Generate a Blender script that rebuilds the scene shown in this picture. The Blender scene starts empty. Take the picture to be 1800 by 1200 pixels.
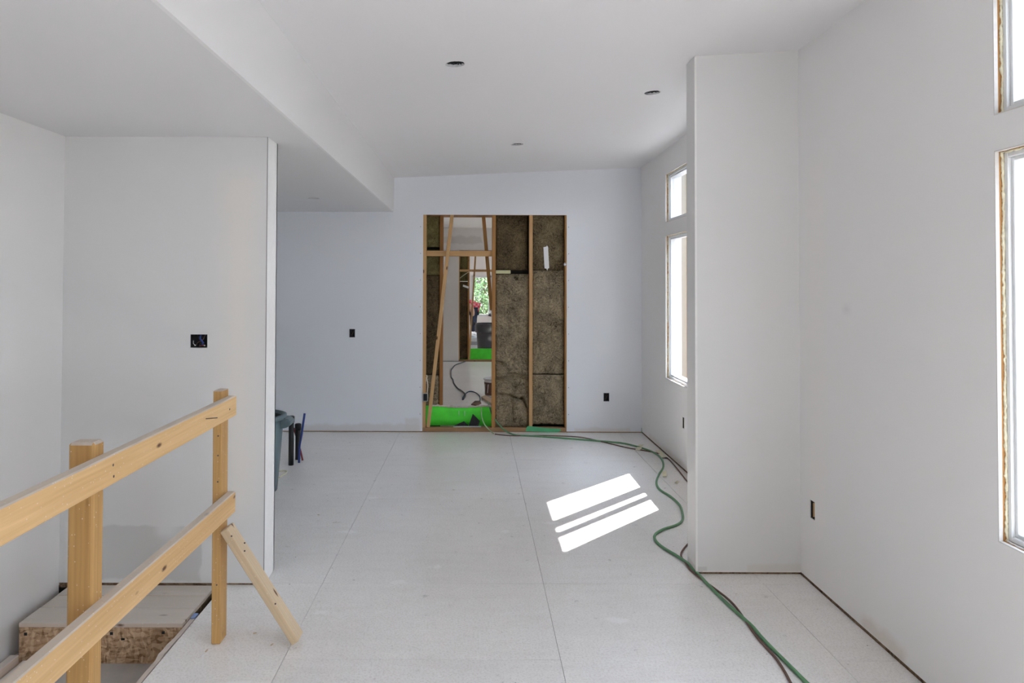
import bpy, bmesh, math, random
from mathutils import Vector, Matrix, noise, Euler
random.seed(7)
sc = bpy.context.scene
C = sc.collection

# ------------------------------------------------------------------ camera
FPX, PPX, PPY, CAMZ = 1300.0, 836.0, 474.0, 1.65
TH, RO = math.radians(1.15), math.radians(0.18)
fwd = Vector((0, math.cos(TH), math.sin(TH)))
up0 = Vector((0, -math.sin(TH), math.cos(TH)))
rt0 = Vector((1, 0, 0))
up = up0 * math.cos(RO) - rt0 * math.sin(RO)
rt = rt0 * math.cos(RO) + up0 * math.sin(RO)
CP = Vector((0, 0, CAMZ))
cam = bpy.data.objects.new('camera', bpy.data.cameras.new('camera'))
C.objects.link(cam)
cam.matrix_world = Matrix(((rt.x, up.x, -fwd.x, 0), (rt.y, up.y, -fwd.y, 0), (rt.z, up.z, -fwd.z, CAMZ), (0, 0, 0, 1)))
cam.data.sensor_width = 36
cam.data.lens = FPX / 1800 * 36
cam.data.shift_x = (900 - PPX) / 1800
cam.data.shift_y = (PPY - 600) / 1800
cam.data.clip_start = 0.05
cam.data.clip_end = 300
sc.camera = cam

# ------------------------------------------------------------------ light
SUN_E, SKY_E = 12.0, 2.9
w = bpy.data.worlds.new('sky'); sc.world = w; w.use_nodes = True
nt = w.node_tree; nt.nodes.clear()
wo = nt.nodes.new('ShaderNodeOutputWorld'); bg = nt.nodes.new('ShaderNodeBackground')
tc = nt.nodes.new('ShaderNodeTexCoord'); sx = nt.nodes.new('ShaderNodeSeparateXYZ'); cr = nt.nodes.new('ShaderNodeValToRGB')
nt.links.new(tc.outputs['Generated'], sx.inputs[0]); nt.links.new(sx.outputs[2], cr.inputs[0])
cr.color_ramp.elements[0].position = 0.0; cr.color_ramp.elements[0].color = (0.80, 0.89, 1.0, 1)
cr.color_ramp.elements[1].position = 0.9; cr.color_ramp.elements[1].color = (0.66, 0.80, 1.0, 1)
nt.links.new(cr.outputs[0], bg.inputs[0]); bg.inputs[1].default_value = SKY_E
nt.links.new(bg.outputs[0], wo.inputs[0])
sd = bpy.data.lights.new('sun', 'SUN'); sd.energy = SUN_E; sd.angle = math.radians(0.6); sd.color = (1.0, 0.975, 0.945)
so = bpy.data.objects.new('sun', sd); C.objects.link(so)
so.rotation_euler = Vector((0.69, 0.75, 1.0)).to_track_quat('Z', 'Y').to_euler()
so.location = (8, 12, 12)
sc.view_settings.view_transform = 'Standard'
sc.view_settings.look = 'None'
sc.view_settings.gamma = 1
sc.view_settings.use_curve_mapping = False
sc.view_settings.exposure = 1.86
cy = sc.cycles
cy.max_bounces = 14; cy.diffuse_bounces = 10; cy.glossy_bounces = 4; cy.transmission_bounces = 6; cy.transparent_max_bounces = 12
cy.caustics_reflective = False; cy.caustics_refractive = False
cy.sample_clamp_indirect = 8

def portal(loc, sxx, syy, direction):
    d = bpy.data.lights.new('window_portal', 'AREA'); d.shape = 'RECTANGLE'; d.size = sxx; d.size_y = syy; d.energy = 1
    d.cycles.is_portal = True
    o = bpy.data.objects.new('window_portal', d); C.objects.link(o)
    o.location = loc; o.rotation_euler = Vector(direction).to_track_quat('-Z', 'Z').to_euler()

# ------------------------------------------------------------------ helpers
def ray(px, py):
    return rt * ((px - PPX) / FPX) + up * (-(py - PPY) / FPX) + fwd
def at(px, py, Y):                       # a photo point at depth Y
    d = ray(px, py); return CP + d * (Y / d.y)
def onz(px, py, z=0.0):                  # a photo point on the level z
    d = ray(px, py); return CP + d * ((z - CAMZ) / d.z)
def onx(px, py, x):
    d = ray(px, py); return CP + d * (x / d.x)

def tag(o, label=None, cat=None, group=None, kind=None):
    if label: o['label'] = label
    if cat: o['category'] = cat
    if group: o['group'] = group
    if kind: o['kind'] = kind
    return o
def empty(name, loc=(0, 0, 0), label=None, cat=None, group=None, kind=None):
    o = bpy.data.objects.new(name, None); C.objects.link(o); o.location = loc; o.empty_display_size = 0.05
    return tag(o, label, cat, group, kind)
def link(name, me, mats, parent=None, loc=None):
    o = bpy.data.objects.new(name, me); C.objects.link(o)
    for m in (mats if isinstance(mats, (list, tuple)) else [mats]): me.materials.append(m)
    if parent:
        o.parent = parent
        if loc is None: o.matrix_parent_inverse = Matrix.Translation(-parent.location)
    if loc is not None: o.location = loc
    return o
def from_bm(name, bm, mats, parent=None, smooth=False, loc=None):
    bmesh.ops.recalc_face_normals(bm, faces=bm.faces[:])
    me = bpy.data.meshes.new(name); bm.to_mesh(me); bm.free()
    if smooth: me.shade_smooth()
    return link(name, me, mats, parent, loc)
def add_box(bm, x0, x1, y0, y1, z0, z1, bevel=0.0, mi=0):
    vs = [bm.verts.new((x, y, z)) for x in (x0, x1) for y in (y0, y1) for z in (z0, z1)]
    f = [(0, 1, 3, 2), (4, 6, 7, 5), (0, 4, 5, 1), (2, 3, 7, 6), (0, 2, 6, 4), (1, 5, 7, 3)]
    fs = [bm.faces.new([vs[i] for i in q]) for q in f]
    for q in fs: q.material_index = mi
    bmesh.ops.recalc_face_normals(bm, faces=fs)
    if bevel:
        es = list({e for q in fs for e in q.edges})
        bmesh.ops.bevel(bm, geom=es, offset=bevel, segments=1, affect='EDGES')
def box(name, x0, x1, y0, y1, z0, z1, mat, parent=None, bevel=0.0):
    bm = bmesh.new(); add_box(bm, x0, x1, y0, y1, z0, z1, bevel)
    return from_bm(name, bm, mat, parent)
def board(name, p0, p1, w_, t_, side, mat, parent=None, bevel=0.003, ends=(0, 0), segs=1, warp=0.0):
    """lumber from p0 to p1 (centre line); w_ is measured along `side`, grain along local Z"""
    p0, p1 = Vector(p0), Vector(p1); z = (p1 - p0); L = z.length; z.normalize()
    x = Vector(side); x = (x - z * x.dot(z)).normalized(); y = z.cross(x)
    bm = bmesh.new(); add_box(bm, -w_ / 2, w_ / 2, -t_ / 2, t_ / 2, -ends[0], L + ends[1], bevel)
    bmesh.ops.recalc_face_normals(bm, faces=bm.faces[:])
    me = bpy.data.meshes.new(name); bm.to_mesh(me); bm.free()
    o = link(name, me, mat)
    M = Matrix(((x.x, y.x, z.x, p0.x), (x.y, y.y, z.y, p0.y), (x.z, y.z, z.z, p0.z), (0, 0, 0, 1)))
    if parent:
        o.parent = parent; o.matrix_basis = Matrix.Translation(-parent.location) @ M
    else: o.matrix_basis = M
    return o
def tube_bm(bm, pts, r, n=8, sub=6, caps=True, rfun=None):
    P = [Vector(p) for p in pts]
    if sub > 1 and len(P) > 2:
        Q = []
        for i in range(len(P) - 1):
            a = P[i - 1] if i else P[0] * 2 - P[1]; b, c = P[i], P[i + 1]; d = P[i + 2] if i + 2 < len(P) else P[-1] * 2 - P[-2]
            for k in range(sub):
                t = k / sub
                Q.append(0.5 * ((2 * b) + (c - a) * t + (2 * a - 5 * b + 4 * c - d) * t * t + (3 * b - a - 3 * c + d) * t ** 3))
        Q.append(P[-1]); P = Q
    rings = []; prev = Vector((0.123, 0.3, 0.9)).normalized()
    for i, p in enumerate(P):
        t = (P[min(i + 1, len(P) - 1)] - P[max(i - 1, 0)])
        if t.length < 1e-9: t = Vector((0, 0, 1))
        t.normalize(); a = prev - t * prev.dot(t)
        if a.length < 1e-3: a = Vector((1, 0, 0)) - t * t.x
        a.normalize(); prev = a; b = t.cross(a)
        rr = rfun(i / (len(P) - 1)) * r if rfun else r
        rings.append([bm.verts.new(p + (a * math.cos(6.28318 * k / n) + b * math.sin(6.28318 * k / n)) * rr) for k in range(n)])
    for A, B in zip(rings, rings[1:]):
        for k in range(n): bm.faces.new((A[k], A[(k + 1) % n], B[(k + 1) % n], B[k]))
    if caps: bm.faces.new(rings[0][::-1]); bm.faces.new(rings[-1])
def tube(name, pts, r, mat, parent=None, n=8, sub=6, rfun=None):
    bm = bmesh.new(); tube_bm(bm, pts, r, n, sub, True, rfun)
    return from_bm(name, bm, mat, parent, True)
def lathe(name, prof, mat, loc, parent=None, n=32, smooth=True):
    """prof: list of (r,z) going round the closed section"""
    bm = bmesh.new(); rings = []
    for r, z in prof:
        rings.append([bm.verts.new((r * math.cos(6.28318 * k / n) , r * math.sin(6.28318 * k / n), z)) for k in range(n)] if r > 1e-5 else [bm.verts.new((0, 0, z))])
    for A, B in zip(rings, rings[1:]):
        for k in range(n):
            a = [A[k % len(A)], A[(k + 1) % len(A)], B[(k + 1) % len(B)], B[k % len(B)]]
            a = list(dict.fromkeys(a))
            if len(a) > 2: bm.faces.new(a)
    o = from_bm(name, bm, mat, None, smooth)
    if parent:
        o.parent = parent; o.location = Vector(loc) - parent.location
    else: o.location = loc
    return o

def panel(name, fn, U, V, holes, thick, mat, parent=None, rag=None):
    """sheet with holes. fn(u,v,w)->xyz, w=0 face, w=1 back. holes: (u0,v0,u1,v1) or ('c',u,v,r)"""
    us, vs = {U[0], U[1]}, {V[0], V[1]}; rects = []; circ = []
    for h in holes:
        if h[0] == 'c':
            _, cu, cv, r = h; q = r * 1.25; a = (cu - q, cv - q, cu + q, cv + q); circ.append((a, cu, cv, r))
        else: a = h
        rects.append(a); us |= {a[0], a[2]}; vs |= {a[1], a[3]}
    us, vs = sorted(us), sorted(vs); bm = bmesh.new(); cache = {}
    def V_(u, v, w_):
        k = (round(u, 5), round(v, 5), w_)
        if k not in cache: cache[k] = bm.verts.new(fn(u, v, w_))
        return cache[k]
    def inhole(u, v): return any(a[0] < u < a[2] and a[1] < v < a[3] for a in rects)
    nu, nv = len(us) - 1, len(vs) - 1
    solid = [[not inhole((us[i] + us[i + 1]) / 2, (vs[j] + vs[j + 1]) / 2) for j in range(nv)] for i in range(nu)]
    for i in range(nu):
        for j in range(nv):
            if not solid[i][j]: continue
            a, b, c, d = us[i], us[i + 1], vs[j], vs[j + 1]
            bm.faces.new((V_(a, c, 0), V_(b, c, 0), V_(b, d, 0), V_(a, d, 0)))
            bm.faces.new((V_(a, c, 1), V_(a, d, 1), V_(b, d, 1), V_(b, c, 1)))
            for (ii, jj, p, q) in ((i - 1, j, (a, c), (a, d)), (i + 1, j, (b, d), (b, c)), (i, j - 1, (b, c), (a, c)), (i, j + 1, (a, d), (b, d))):
                if ii < 0 or jj < 0 or ii >= nu or jj >= nv:
                    bm.faces.new((V_(*p, 0), V_(*q, 0), V_(*q, 1), V_(*p, 1)))
                elif not solid[ii][jj] and not any(aa[0] < (us[ii] + us[ii + 1]) / 2 < aa[2] and aa[1] < (vs[jj] + vs[jj + 1]) / 2 < aa[3] for aa, *_ in circ):
                    bm.faces.new((V_(*p, 0), V_(*q, 0), V_(*q, 1), V_(*p, 1)))
    for a, cu, cv, r in circ:
        for w_ in (0, 1):
            ring, sq = [], []
            for k in range(32):
                t = 6.28318530718 * k / 32 + math.pi / 4; rr = r * (1 + random.uniform(-.05, .05)); q = r * 1.25
                c_, s_ = math.cos(t), math.sin(t); m = max(abs(c_), abs(s_))
                if w_ == 0: ring.append((cu + rr * c_, cv + rr * s_))
                sq.append((cu + q * c_ / m, cv + q * s_ / m))
            if w_ == 0: R0 = ring; rv = {}
            rv[w_] = [bm.verts.new(fn(u, v, w_)) for u, v in R0]
            corner = {0: None, 8: None, 16: None, 24: None}
            sv = [V_(a[0] if abs(u - a[0]) < 1e-6 else a[2] if abs(u - a[2]) < 1e-6 else u, a[1] if abs(v - a[1]) < 1e-6 else a[3] if abs(v - a[3]) < 1e-6 else v, w_) for u, v in sq]
            for k in range(32): bm.faces.new((sv[k], sv[(k + 1) % 32], rv[w_][(k + 1) % 32], rv[w_][k]))
        for k in range(32): bm.faces.new((rv[0][k], rv[0][(k + 1) % 32], rv[1][(k + 1) % 32], rv[1][k]))
    return from_bm(name, bm, mat, parent)

# ------------------------------------------------------------------ materials
def mat(name, rough=0.7, spec=0.3):
    m = bpy.data.materials.new(name); m.use_nodes = True
    b = m.node_tree.nodes['Principled BSDF']; b.inputs['Roughness'].default_value = rough
    b.inputs['Specular IOR Level'].default_value = spec
    return m, m.node_tree, b
def N(nt, t, **kw):
    n = nt.nodes.new(t)
    for k, v in kw.items(): setattr(n, k, v)
    return n
def mixc(nt, fac, a, b, mode='MIX'):
    n = N(nt, 'ShaderNodeMix', data_type='RGBA', blend_type=mode)
    for s, v in ((n.inputs[0], fac), (n.inputs[6], a), (n.inputs[7], b)):
        if isinstance(v, (int, float)): s.default_value = v
        elif isinstance(v, tuple): s.default_value = (*v[:3], 1)
        else: nt.links.new(v, s)
    return n.outputs[2]
def mth(nt, op, a, b=None, c=None, clamp=False):
    n = N(nt, 'ShaderNodeMath', operation=op); n.use_clamp = clamp
    for i, v in enumerate((a, b, c)):
        if v is None: continue
        if isinstance(v, (int, float)): n.inputs[i].default_value = v
        else: nt.links.new(v, n.inputs[i])
    return n.outputs[0]
def noisen(nt, vec, scale, detail=3, rough=.5):
    n = N(nt, 'ShaderNodeTexNoise'); n.inputs['Scale'].default_value = scale; n.inputs['Detail'].default_value = detail; n.inputs['Roughness'].default_value = rough
    if vec: nt.links.new(vec, n.inputs['Vector'])
    return n
def ramp(nt, fac, *stops):
    n = N(nt, 'ShaderNodeValToRGB'); e = n.color_ramp.elements
    while len(e) < len(stops): e.new(.5)
    for el, (p, c) in zip(e, stops): el.position = p; el.color = (*c, 1) if len(c) == 3 else c
    nt.links.new(fac, n.inputs[0]); return n.outputs[0]
def bump(nt, b, h, strength=.2, dist=.01):
    n = N(nt, 'ShaderNodeBump'); n.inputs['Strength'].default_value = strength; n.inputs['Distance'].default_value = dist
    nt.links.new(h, n.inputs['Height']); nt.links.new(n.outputs[0], b.inputs['Normal'])
def mapped(nt, vec, scale):
    n = N(nt, 'ShaderNodeMapping'); n.inputs['Scale'].default_value = scale; nt.links.new(vec, n.inputs[0]); return n.outputs[0]

def plain(name, col, rough=.6, spec=.3, var=.12, scale=30, metal=0, bmp=0.0):
    m, nt, b = mat(name, rough, spec); t = N(nt, 'ShaderNodeTexCoord')
    n = noisen(nt, t.outputs['Object'], scale, 4)
    lo = tuple(c * (1 - var) for c in col); hi = tuple(min(1, c * (1 + var)) for c in col)
    nt.links.new(mixc(nt, n.outputs[0], lo, hi), b.inputs['Base Color']); b.inputs['Metallic'].default_value = metal
    if bmp: bump(nt, b, n.outputs[0], bmp)
    return m

def drywall(name, col=(.74, .735, .72), patches=(), mottled=.025, seed=0.0):
    col = tuple(min(.9, c * 1.14) for c in col); patches = [(*p[:6], tuple(c * 1.14 for c in p[6]), *p[7:]) for p in patches]
    """primed plasterboard; patches: (x0,x1,y0,y1,z0,z1,colour,strength,soft,ragged)"""
    m, nt, b = mat(name, .62, .25); g = N(nt, 'ShaderNodeNewGeometry'); pos = g.outputs['Position']
    off = N(nt, 'ShaderNodeVectorMath', operation='ADD'); nt.links.new(pos, off.inputs[0]); off.inputs[1].default_value = (seed, seed * 2, seed * 3)
    big = noisen(nt, off.outputs[0], .55, 2); fine = noisen(nt, off.outputs[0], 260, 2)
    c = mixc(nt, big.outputs[0], tuple(x * (1 - mottled) for x in col), tuple(min(1, x * (1 + mottled)) for x in col))
    # faint bands of skim coat over the board joints, every 1.22 m
    for p in patches:
        x0, x1, y0, y1, z0, z1, pc, st, soft, rag = p
        nz = noisen(nt, off.outputs[0], 7, 4)
        sep = N(nt, 'ShaderNodeSeparateXYZ')
        dv = N(nt, 'ShaderNodeVectorMath', operation='MULTIPLY_ADD'); nt.links.new(nz.outputs['Color'], dv.inputs[0]); dv.inputs[1].default_value = (rag * 2,) * 3
        nt.links.new(pos, dv.inputs[2]); nt.links.new(dv.outputs[0], sep.inputs[0])
        f = None
        for i, (lo, hi) in enumerate(((x0, x1), (y0, y1), (z0, z1))):
            if lo is None: continue
            cen, hw = (lo + hi) / 2 + rag, (hi - lo) / 2
            d = mth(nt, 'ABSOLUTE', mth(nt, 'SUBTRACT', sep.outputs[i], cen))
            k = mth(nt, 'DIVIDE', mth(nt, 'SUBTRACT', hw, d), soft, clamp=True)
            f = k if f is None else mth(nt, 'MULTIPLY', f, k)
        c = mixc(nt, mth(nt, 'MULTIPLY', f, st), c, pc)
    c = mixc(nt, .04, c, fine.outputs['Color'], 'MULTIPLY')
    nt.links.new(c, b.inputs['Base Color'])
    h = noisen(nt, off.outputs[0], 90, 3); bump(nt, b, h.outputs[0], .06, .002)
    return m

def wood(name, lo, hi, knot=(.12, .05, .02), dust=0.0, spec=.3, rings=1.0):
    m, nt, b = mat(name, .62, spec); t = N(nt, 'ShaderNodeTexCoord'); oi = N(nt, 'ShaderNodeObjectInfo')
    off = N(nt, 'ShaderNodeVectorMath', operation='ADD'); nt.links.new(t.outputs['Object'], off.inputs[0])
    sc_ = N(nt, 'ShaderNodeVectorMath', operation='SCALE'); cb = N(nt, 'ShaderNodeCombineXYZ')
    nt.links.new(oi.outputs['Random'], cb.inputs[0]); nt.links.new(oi.outputs['Random'], cb.inputs[1]); nt.links.new(oi.outputs['Random'], cb.inputs[2])
    nt.links.new(cb.outputs[0], sc_.inputs[0]); sc_.inputs['Scale'].default_value = 37; nt.links.new(sc_.outputs[0], off.inputs[1])
    v = off.outputs[0]
    g1 = noisen(nt, mapped(nt, v, (60, 60, 1.6)), 1, 5, .6); g2 = noisen(nt, mapped(nt, v, (9, 9, .8)), 1, 2)
    wv = N(nt, 'ShaderNodeTexWave', wave_type='RINGS', rings_direction='Z'); nt.links.new(mapped(nt, v, (1, 1, .12)), wv.inputs[0])
    wv.inputs['Scale'].default_value = 26; wv.inputs['Distortion'].default_value = 5; wv.inputs['Detail'].default_value = 2; wv.inputs['Detail Scale'].default_value = 1.2
    f = mth(nt, 'ADD', mth(nt, 'MULTIPLY', g1.outputs[0], .55), mth(nt, 'MULTIPLY', g2.outputs[0], .45))
    c = ramp(nt, f, (.32, lo), (.68, hi))
    c = mixc(nt, mth(nt, 'MULTIPLY', wv.outputs[1], .28 * rings), c, tuple(x * .62 for x in lo))
    vo = N(nt, 'ShaderNodeTexVoronoi'); nt.links.new(mapped(nt, v, (11, 11, 4.2)), vo.inputs['Vector']); vo.inputs['Scale'].default_value = 1
    kf = ramp(nt, vo.outputs['Distance'], (.055, (1, 1, 1)), (.12, (0, 0, 0)))
    c = mixc(nt, kf, c, knot)
    wn = N(nt, 'ShaderNodeTexWhiteNoise', noise_dimensions='1D'); nt.links.new(oi.outputs['Random'], wn.inputs['W'])
    c = mixc(nt, .22, c, mixc(nt, wn.outputs[0], (.6, .55, .5), (1, 1, 1)), 'MULTIPLY')
    if dust:
        ge = N(nt, 'ShaderNodeNewGeometry'); s = N(nt, 'ShaderNodeSeparateXYZ'); nt.links.new(ge.outputs['Normal'], s.inputs[0])
        dn = noisen(nt, v, 40, 4)
        fz = mth(nt, 'MULTIPLY', mth(nt, 'GREATER_THAN', s.outputs[2], .6), mth(nt, 'ADD', .55, mth(nt, 'MULTIPLY', dn.outputs[0], .5), clamp=True))
        c = mixc(nt, mth(nt, 'MULTIPLY', fz, dust), c, (.56, .54, .51))
        sp = N(nt, 'ShaderNodeTexVoronoi'); nt.links.new(v, sp.inputs['Vector']); sp.inputs['Scale'].default_value = 55
        c = mixc(nt, mth(nt, 'MULTIPLY', mth(nt, 'LESS_THAN', sp.outputs['Distance'], .10), .6), c, (.85, .8, .72))
    nt.links.new(c, b.inputs['Base Color']); bump(nt, b, g1.outputs[0], .12, .002)
    return m

def osb(name, k=1.0):
    m, nt, b = mat(name, .75, .2); t = N(nt, 'ShaderNodeTexCoord'); v = t.outputs['Object']
    d = noisen(nt, v, 5, 3)
    dv = N(nt, 'ShaderNodeVectorMath', operation='MULTIPLY_ADD'); nt.links.new(d.outputs['Color'], dv.inputs[0]); dv.inputs[1].default_value = (.12,) * 3; nt.links.new(v, dv.inputs[2])
    v1 = N(nt, 'ShaderNodeTexVoronoi'); nt.links.new(mapped(nt, dv.outputs[0], (26, 26, 90)), v1.inputs['Vector']); v1.inputs['Scale'].default_value = 1
    v2 = N(nt, 'ShaderNodeTexVoronoi'); nt.links.new(mapped(nt, dv.outputs[0], (80, 80, 24)), v2.inputs['Vector']); v2.inputs['Scale'].default_value = 1
    s1 = N(nt, 'ShaderNodeSeparateColor'); nt.links.new(v1.outputs['Color'], s1.inputs[0])
    s2 = N(nt, 'ShaderNodeSeparateColor'); nt.links.new(v2.outputs['Color'], s2.inputs[0])
    f = mth(nt, 'ADD', mth(nt, 'MULTIPLY', s1.outputs[0], .5), mth(nt, 'MULTIPLY', s2.outputs[1], .5))
    c = ramp(nt, f, (.1, (.16 * k, .09 * k, .045 * k)), (.5, (.33 * k, .215 * k, .13 * k)), (.9, (.47 * k, .34 * k, .22 * k)))
    nt.links.new(c, b.inputs['Base Color']); bump(nt, b, f, .15, .002); return m

def floormat():
    m, nt, b = mat('grey_fibre_underlayment', .5, .75); g = N(nt, 'ShaderNodeNewGeometry'); pos = g.outputs['Position']; oi = N(nt, 'ShaderNodeObjectInfo')
    n1 = noisen(nt, pos, 1.3, 3); n2 = noisen(nt, pos, 14, 5, .7); n3 = noisen(nt, pos, 95, 5, .8)
    c = ramp(nt, n1.outputs[0], (.3, (.84, .825, .805)), (.7, (.90, .89, .875)))
    c = mixc(nt, .30, c, ramp(nt, n2.outputs[0], (.35, (.84, .83, .82)), (.65, (1, 1, 1))), 'MULTIPLY')
    c = mixc(nt, .6, c, ramp(nt, n3.outputs[0], (.38, (.70, .67, .64)), (.52, (1, 1, 1))), 'MULTIPLY')
    # plaster splashes, scuffs and dark specks
    sp = N(nt, 'ShaderNodeTexVoronoi'); nt.links.new(mapped(nt, pos, (1.6, 3.0, 1)), sp.inputs['Vector']); sp.inputs['Scale'].default_value = 1.0; sp.inputs['Randomness'].default_value = 1
    dn = noisen(nt, pos, 22, 4, .7)
    spl = mth(nt, 'LESS_THAN', mth(nt, 'ADD', sp.outputs['Distance'], mth(nt, 'MULTIPLY', dn.outputs[0], .30)), .235)
    c = mixc(nt, mth(nt, 'MULTIPLY', spl, .7), c, (.90, .89, .88))
    s2 = N(nt, 'ShaderNodeTexVoronoi'); nt.links.new(mapped(nt, pos, (6, 9, 1)), s2.inputs['Vector']); s2.inputs['Scale'].default_value = 1
    f2 = mth(nt, 'LESS_THAN', mth(nt, 'ADD', s2.outputs['Distance'], mth(nt, 'MULTIPLY', dn.outputs[0], .16)), .125)
    c = mixc(nt, mth(nt, 'MULTIPLY', f2, .6), c, (.92, .91, .90))
    s3 = N(nt, 'ShaderNodeTexVoronoi'); nt.links.new(mapped(nt, pos, (5, 5, 1)), s3.inputs['Vector']); s3.inputs['Scale'].default_value = 1
    c = mixc(nt, mth(nt, 'MULTIPLY', mth(nt, 'LESS_THAN', s3.outputs['Distance'], .022), .75), c, (.16, .15, .14))
    wv = noisen(nt, mapped(nt, pos, (2.0, 11, 1)), 1, 5, .65)
    c = mixc(nt, .3, c, ramp(nt, wv.outputs[0], (.3, (.86, .85, .83)), (.5, (1, 1, 1))), 'MULTIPLY')
    c = mixc(nt, .10, c, mixc(nt, oi.outputs['Random'], (.7, .7, .72), (1, 1, .98)), 'MULTIPLY')
    nt.links.new(c, b.inputs['Base Color'])
    r = ramp(nt, n2.outputs[0], (.3, (.26,) * 3), (.7, (.42,) * 3)); nt.links.new(r, b.inputs['Roughness'])
    bump(nt, b, n3.outputs[0], .12, .002); return m

def wool(name, lo, hi):
    m, nt, b = mat(name, .95, .05); g = N(nt, 'ShaderNodeNewGeometry'); pos = g.outputs['Position']
    d = noisen(nt, pos, 8, 3)
    dv = N(nt, 'ShaderNodeVectorMath', operation='MULTIPLY_ADD'); nt.links.new(d.outputs['Color'], dv.inputs[0]); dv.inputs[1].default_value = (.25,) * 3; nt.links.new(pos, dv.inputs[2])
    n1 = noisen(nt, dv.outputs[0], 48, 6, .75); n2 = noisen(nt, pos, 6, 4)
    f = mth(nt, 'ADD', mth(nt, 'MULTIPLY', n1.outputs[0], .7), mth(nt, 'MULTIPLY', n2.outputs[0], .3))
    c = ramp(nt, f, (.36, lo), (.52, tuple((a + b_) / 2 for a, b_ in zip(lo, hi))), (.68, hi))
    nt.links.new(c, b.inputs['Base Color']); bump(nt, b, n1.outputs[0], .7, .012); return m

def glassm():
    m = bpy.data.materials.new('window_glass'); m.use_nodes = True; nt = m.node_tree; nt.nodes.clear()
    o = N(nt, 'ShaderNodeOutputMaterial'); mx = N(nt, 'ShaderNodeMixShader'); tr = N(nt, 'ShaderNodeBsdfTransparent'); gl = N(nt, 'ShaderNodeBsdfGlossy')
    tr.inputs[0].default_value = (.965, .955, .955, 1); gl.inputs['Roughness'].default_value = .02
    fr = N(nt, 'ShaderNodeLayerWeight'); fr.inputs[0].default_value = .5
    nt.links.new(mth(nt, 'MULTIPLY_ADD', mth(nt, 'POWER', fr.outputs['Facing'], 4.0), .45, .03), mx.inputs[0]); nt.links.new(tr.outputs[0], mx.inputs[1]); nt.links.new(gl.outputs[0], mx.inputs[2]); nt.links.new(mx.outputs[0], o.inputs[0])
    return m

WHITE = (.76, .755, .745)
M_floor = floormat()
M_pine = wood('construction_pine', (.64, .40, .175), (.82, .565, .29), dust=.9, rings=.35)
M_post = wood('shaded_pine_post', (.46, .255, .085), (.62, .38, .15), dust=.9, rings=.7)  # rail pine made darker: shade on the post fronts is in the colour
M_pale = wood('pale_new_pine', (.62, .47, .30), (.76, .61, .42), dust=.3, rings=.5)
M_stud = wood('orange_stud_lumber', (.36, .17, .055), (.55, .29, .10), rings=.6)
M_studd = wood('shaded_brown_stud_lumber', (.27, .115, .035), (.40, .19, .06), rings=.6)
M_studp = wood('light_stud_lumber', (.52, .31, .13), (.66, .42, .20), rings=.5)
M_plate = wood('brown_plate_lumber', (.30, .17, .08), (.46, .28, .15), rings=.5)
M_tread = wood('dusty_step_board', (.58, .48, .39), (.70, .60, .51), dust=.75, rings=.3)
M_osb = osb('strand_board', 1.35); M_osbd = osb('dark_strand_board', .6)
M_black = plain('black_plastic', (.012, .012, .013), .45, .4)
M_dark = plain('dark_cavity', (.02, .018, .016), .9, .1)
M_steel = plain('nail_steel', (.10, .09, .085), .5, .4, metal=.6)
M_vinyl = plain('white_vinyl', (.74, .76, .77), .35, .4, var=.03)
M_edge = plain('white_plaster_edge', (.86, .855, .84), .7, .2, var=.05)
M_cut = plain('cut_plasterboard_edge', (.66, .645, .62), .8, .1, var=.12, scale=70)
M_foam = plain('cream_spray_foam', (.78, .74, .56), .8, .15, var=.25, scale=60, bmp=.5)
M_glass = glassm()
M_green = plain('green_hose_rubber', (.13, .30, .15), .42, .4)
M_hose2 = plain('pale_green_hose', (.38, .55, .32), .45, .4)
M_brown = plain('brown_cord_rubber', (.16, .09, .07), .55, .3)
M_cream = plain('cream_cable_sheath', (.72, .66, .52), .5, .3)
M_mem = plain('bright_green_membrane', (.10, .84, .06), .5, .3, var=.22, scale=9)
M_memd = plain('soft_green_tape', (.10, .42, .20), .5, .3, var=.2, scale=14)
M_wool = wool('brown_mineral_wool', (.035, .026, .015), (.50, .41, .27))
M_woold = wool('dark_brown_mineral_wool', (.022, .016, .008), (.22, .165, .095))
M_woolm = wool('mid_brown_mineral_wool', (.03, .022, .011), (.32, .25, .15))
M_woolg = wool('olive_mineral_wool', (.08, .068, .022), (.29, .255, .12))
M_tape = plain('white_tape', (.80, .80, .80), .6, .2, var=.05)
M_mask = plain('yellowed_masking_tape', (.72, .69, .52), .7, .2, var=.1)
M_grey = plain('grey_blue_bin_plastic', (.14, .20, .225), .45, .4, var=.06)
M_greyd = plain('dark_bin_inside', (.045, .05, .055), .6, .3)
M_blue = plain('blue_water_pipe', (.02, .05, .24), .35, .5)
M_red = plain('red_water_pipe', (.22, .03, .04), .4, .4)
M_bag = plain('black_bin_bag', (.018, .018, .02), .35, .5)
M_card = plain('tan_cardboard', (.55, .42, .29), .8, .1)
M_print = plain('brown_printed_band', (.22, .13, .09), .6, .2, var=.3)
M_metalbox = plain('galvanised_box', (.55, .55, .54), .4, .4, metal=.6)
M_ext = plain('outdoor_grey_siding', (.36, .37, .385), .8, .2)
M_nb = plain('dark_grey_cladding', (.055, .057, .06), .8, .2)
M_nbc = plain('cream_trim_board', (.30, .29, .25), .7, .2)
M_wrap = plain('blue_grey_house_wrap', (.12, .145, .19), .6, .3)
M_ground = plain('pale_gravel_ground', (.50, .49, .48), .9, .1, scale=8)
M_conc = plain('grey_dusty_landing', (.42, .40, .375), .85, .15, var=.12, scale=14)

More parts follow.
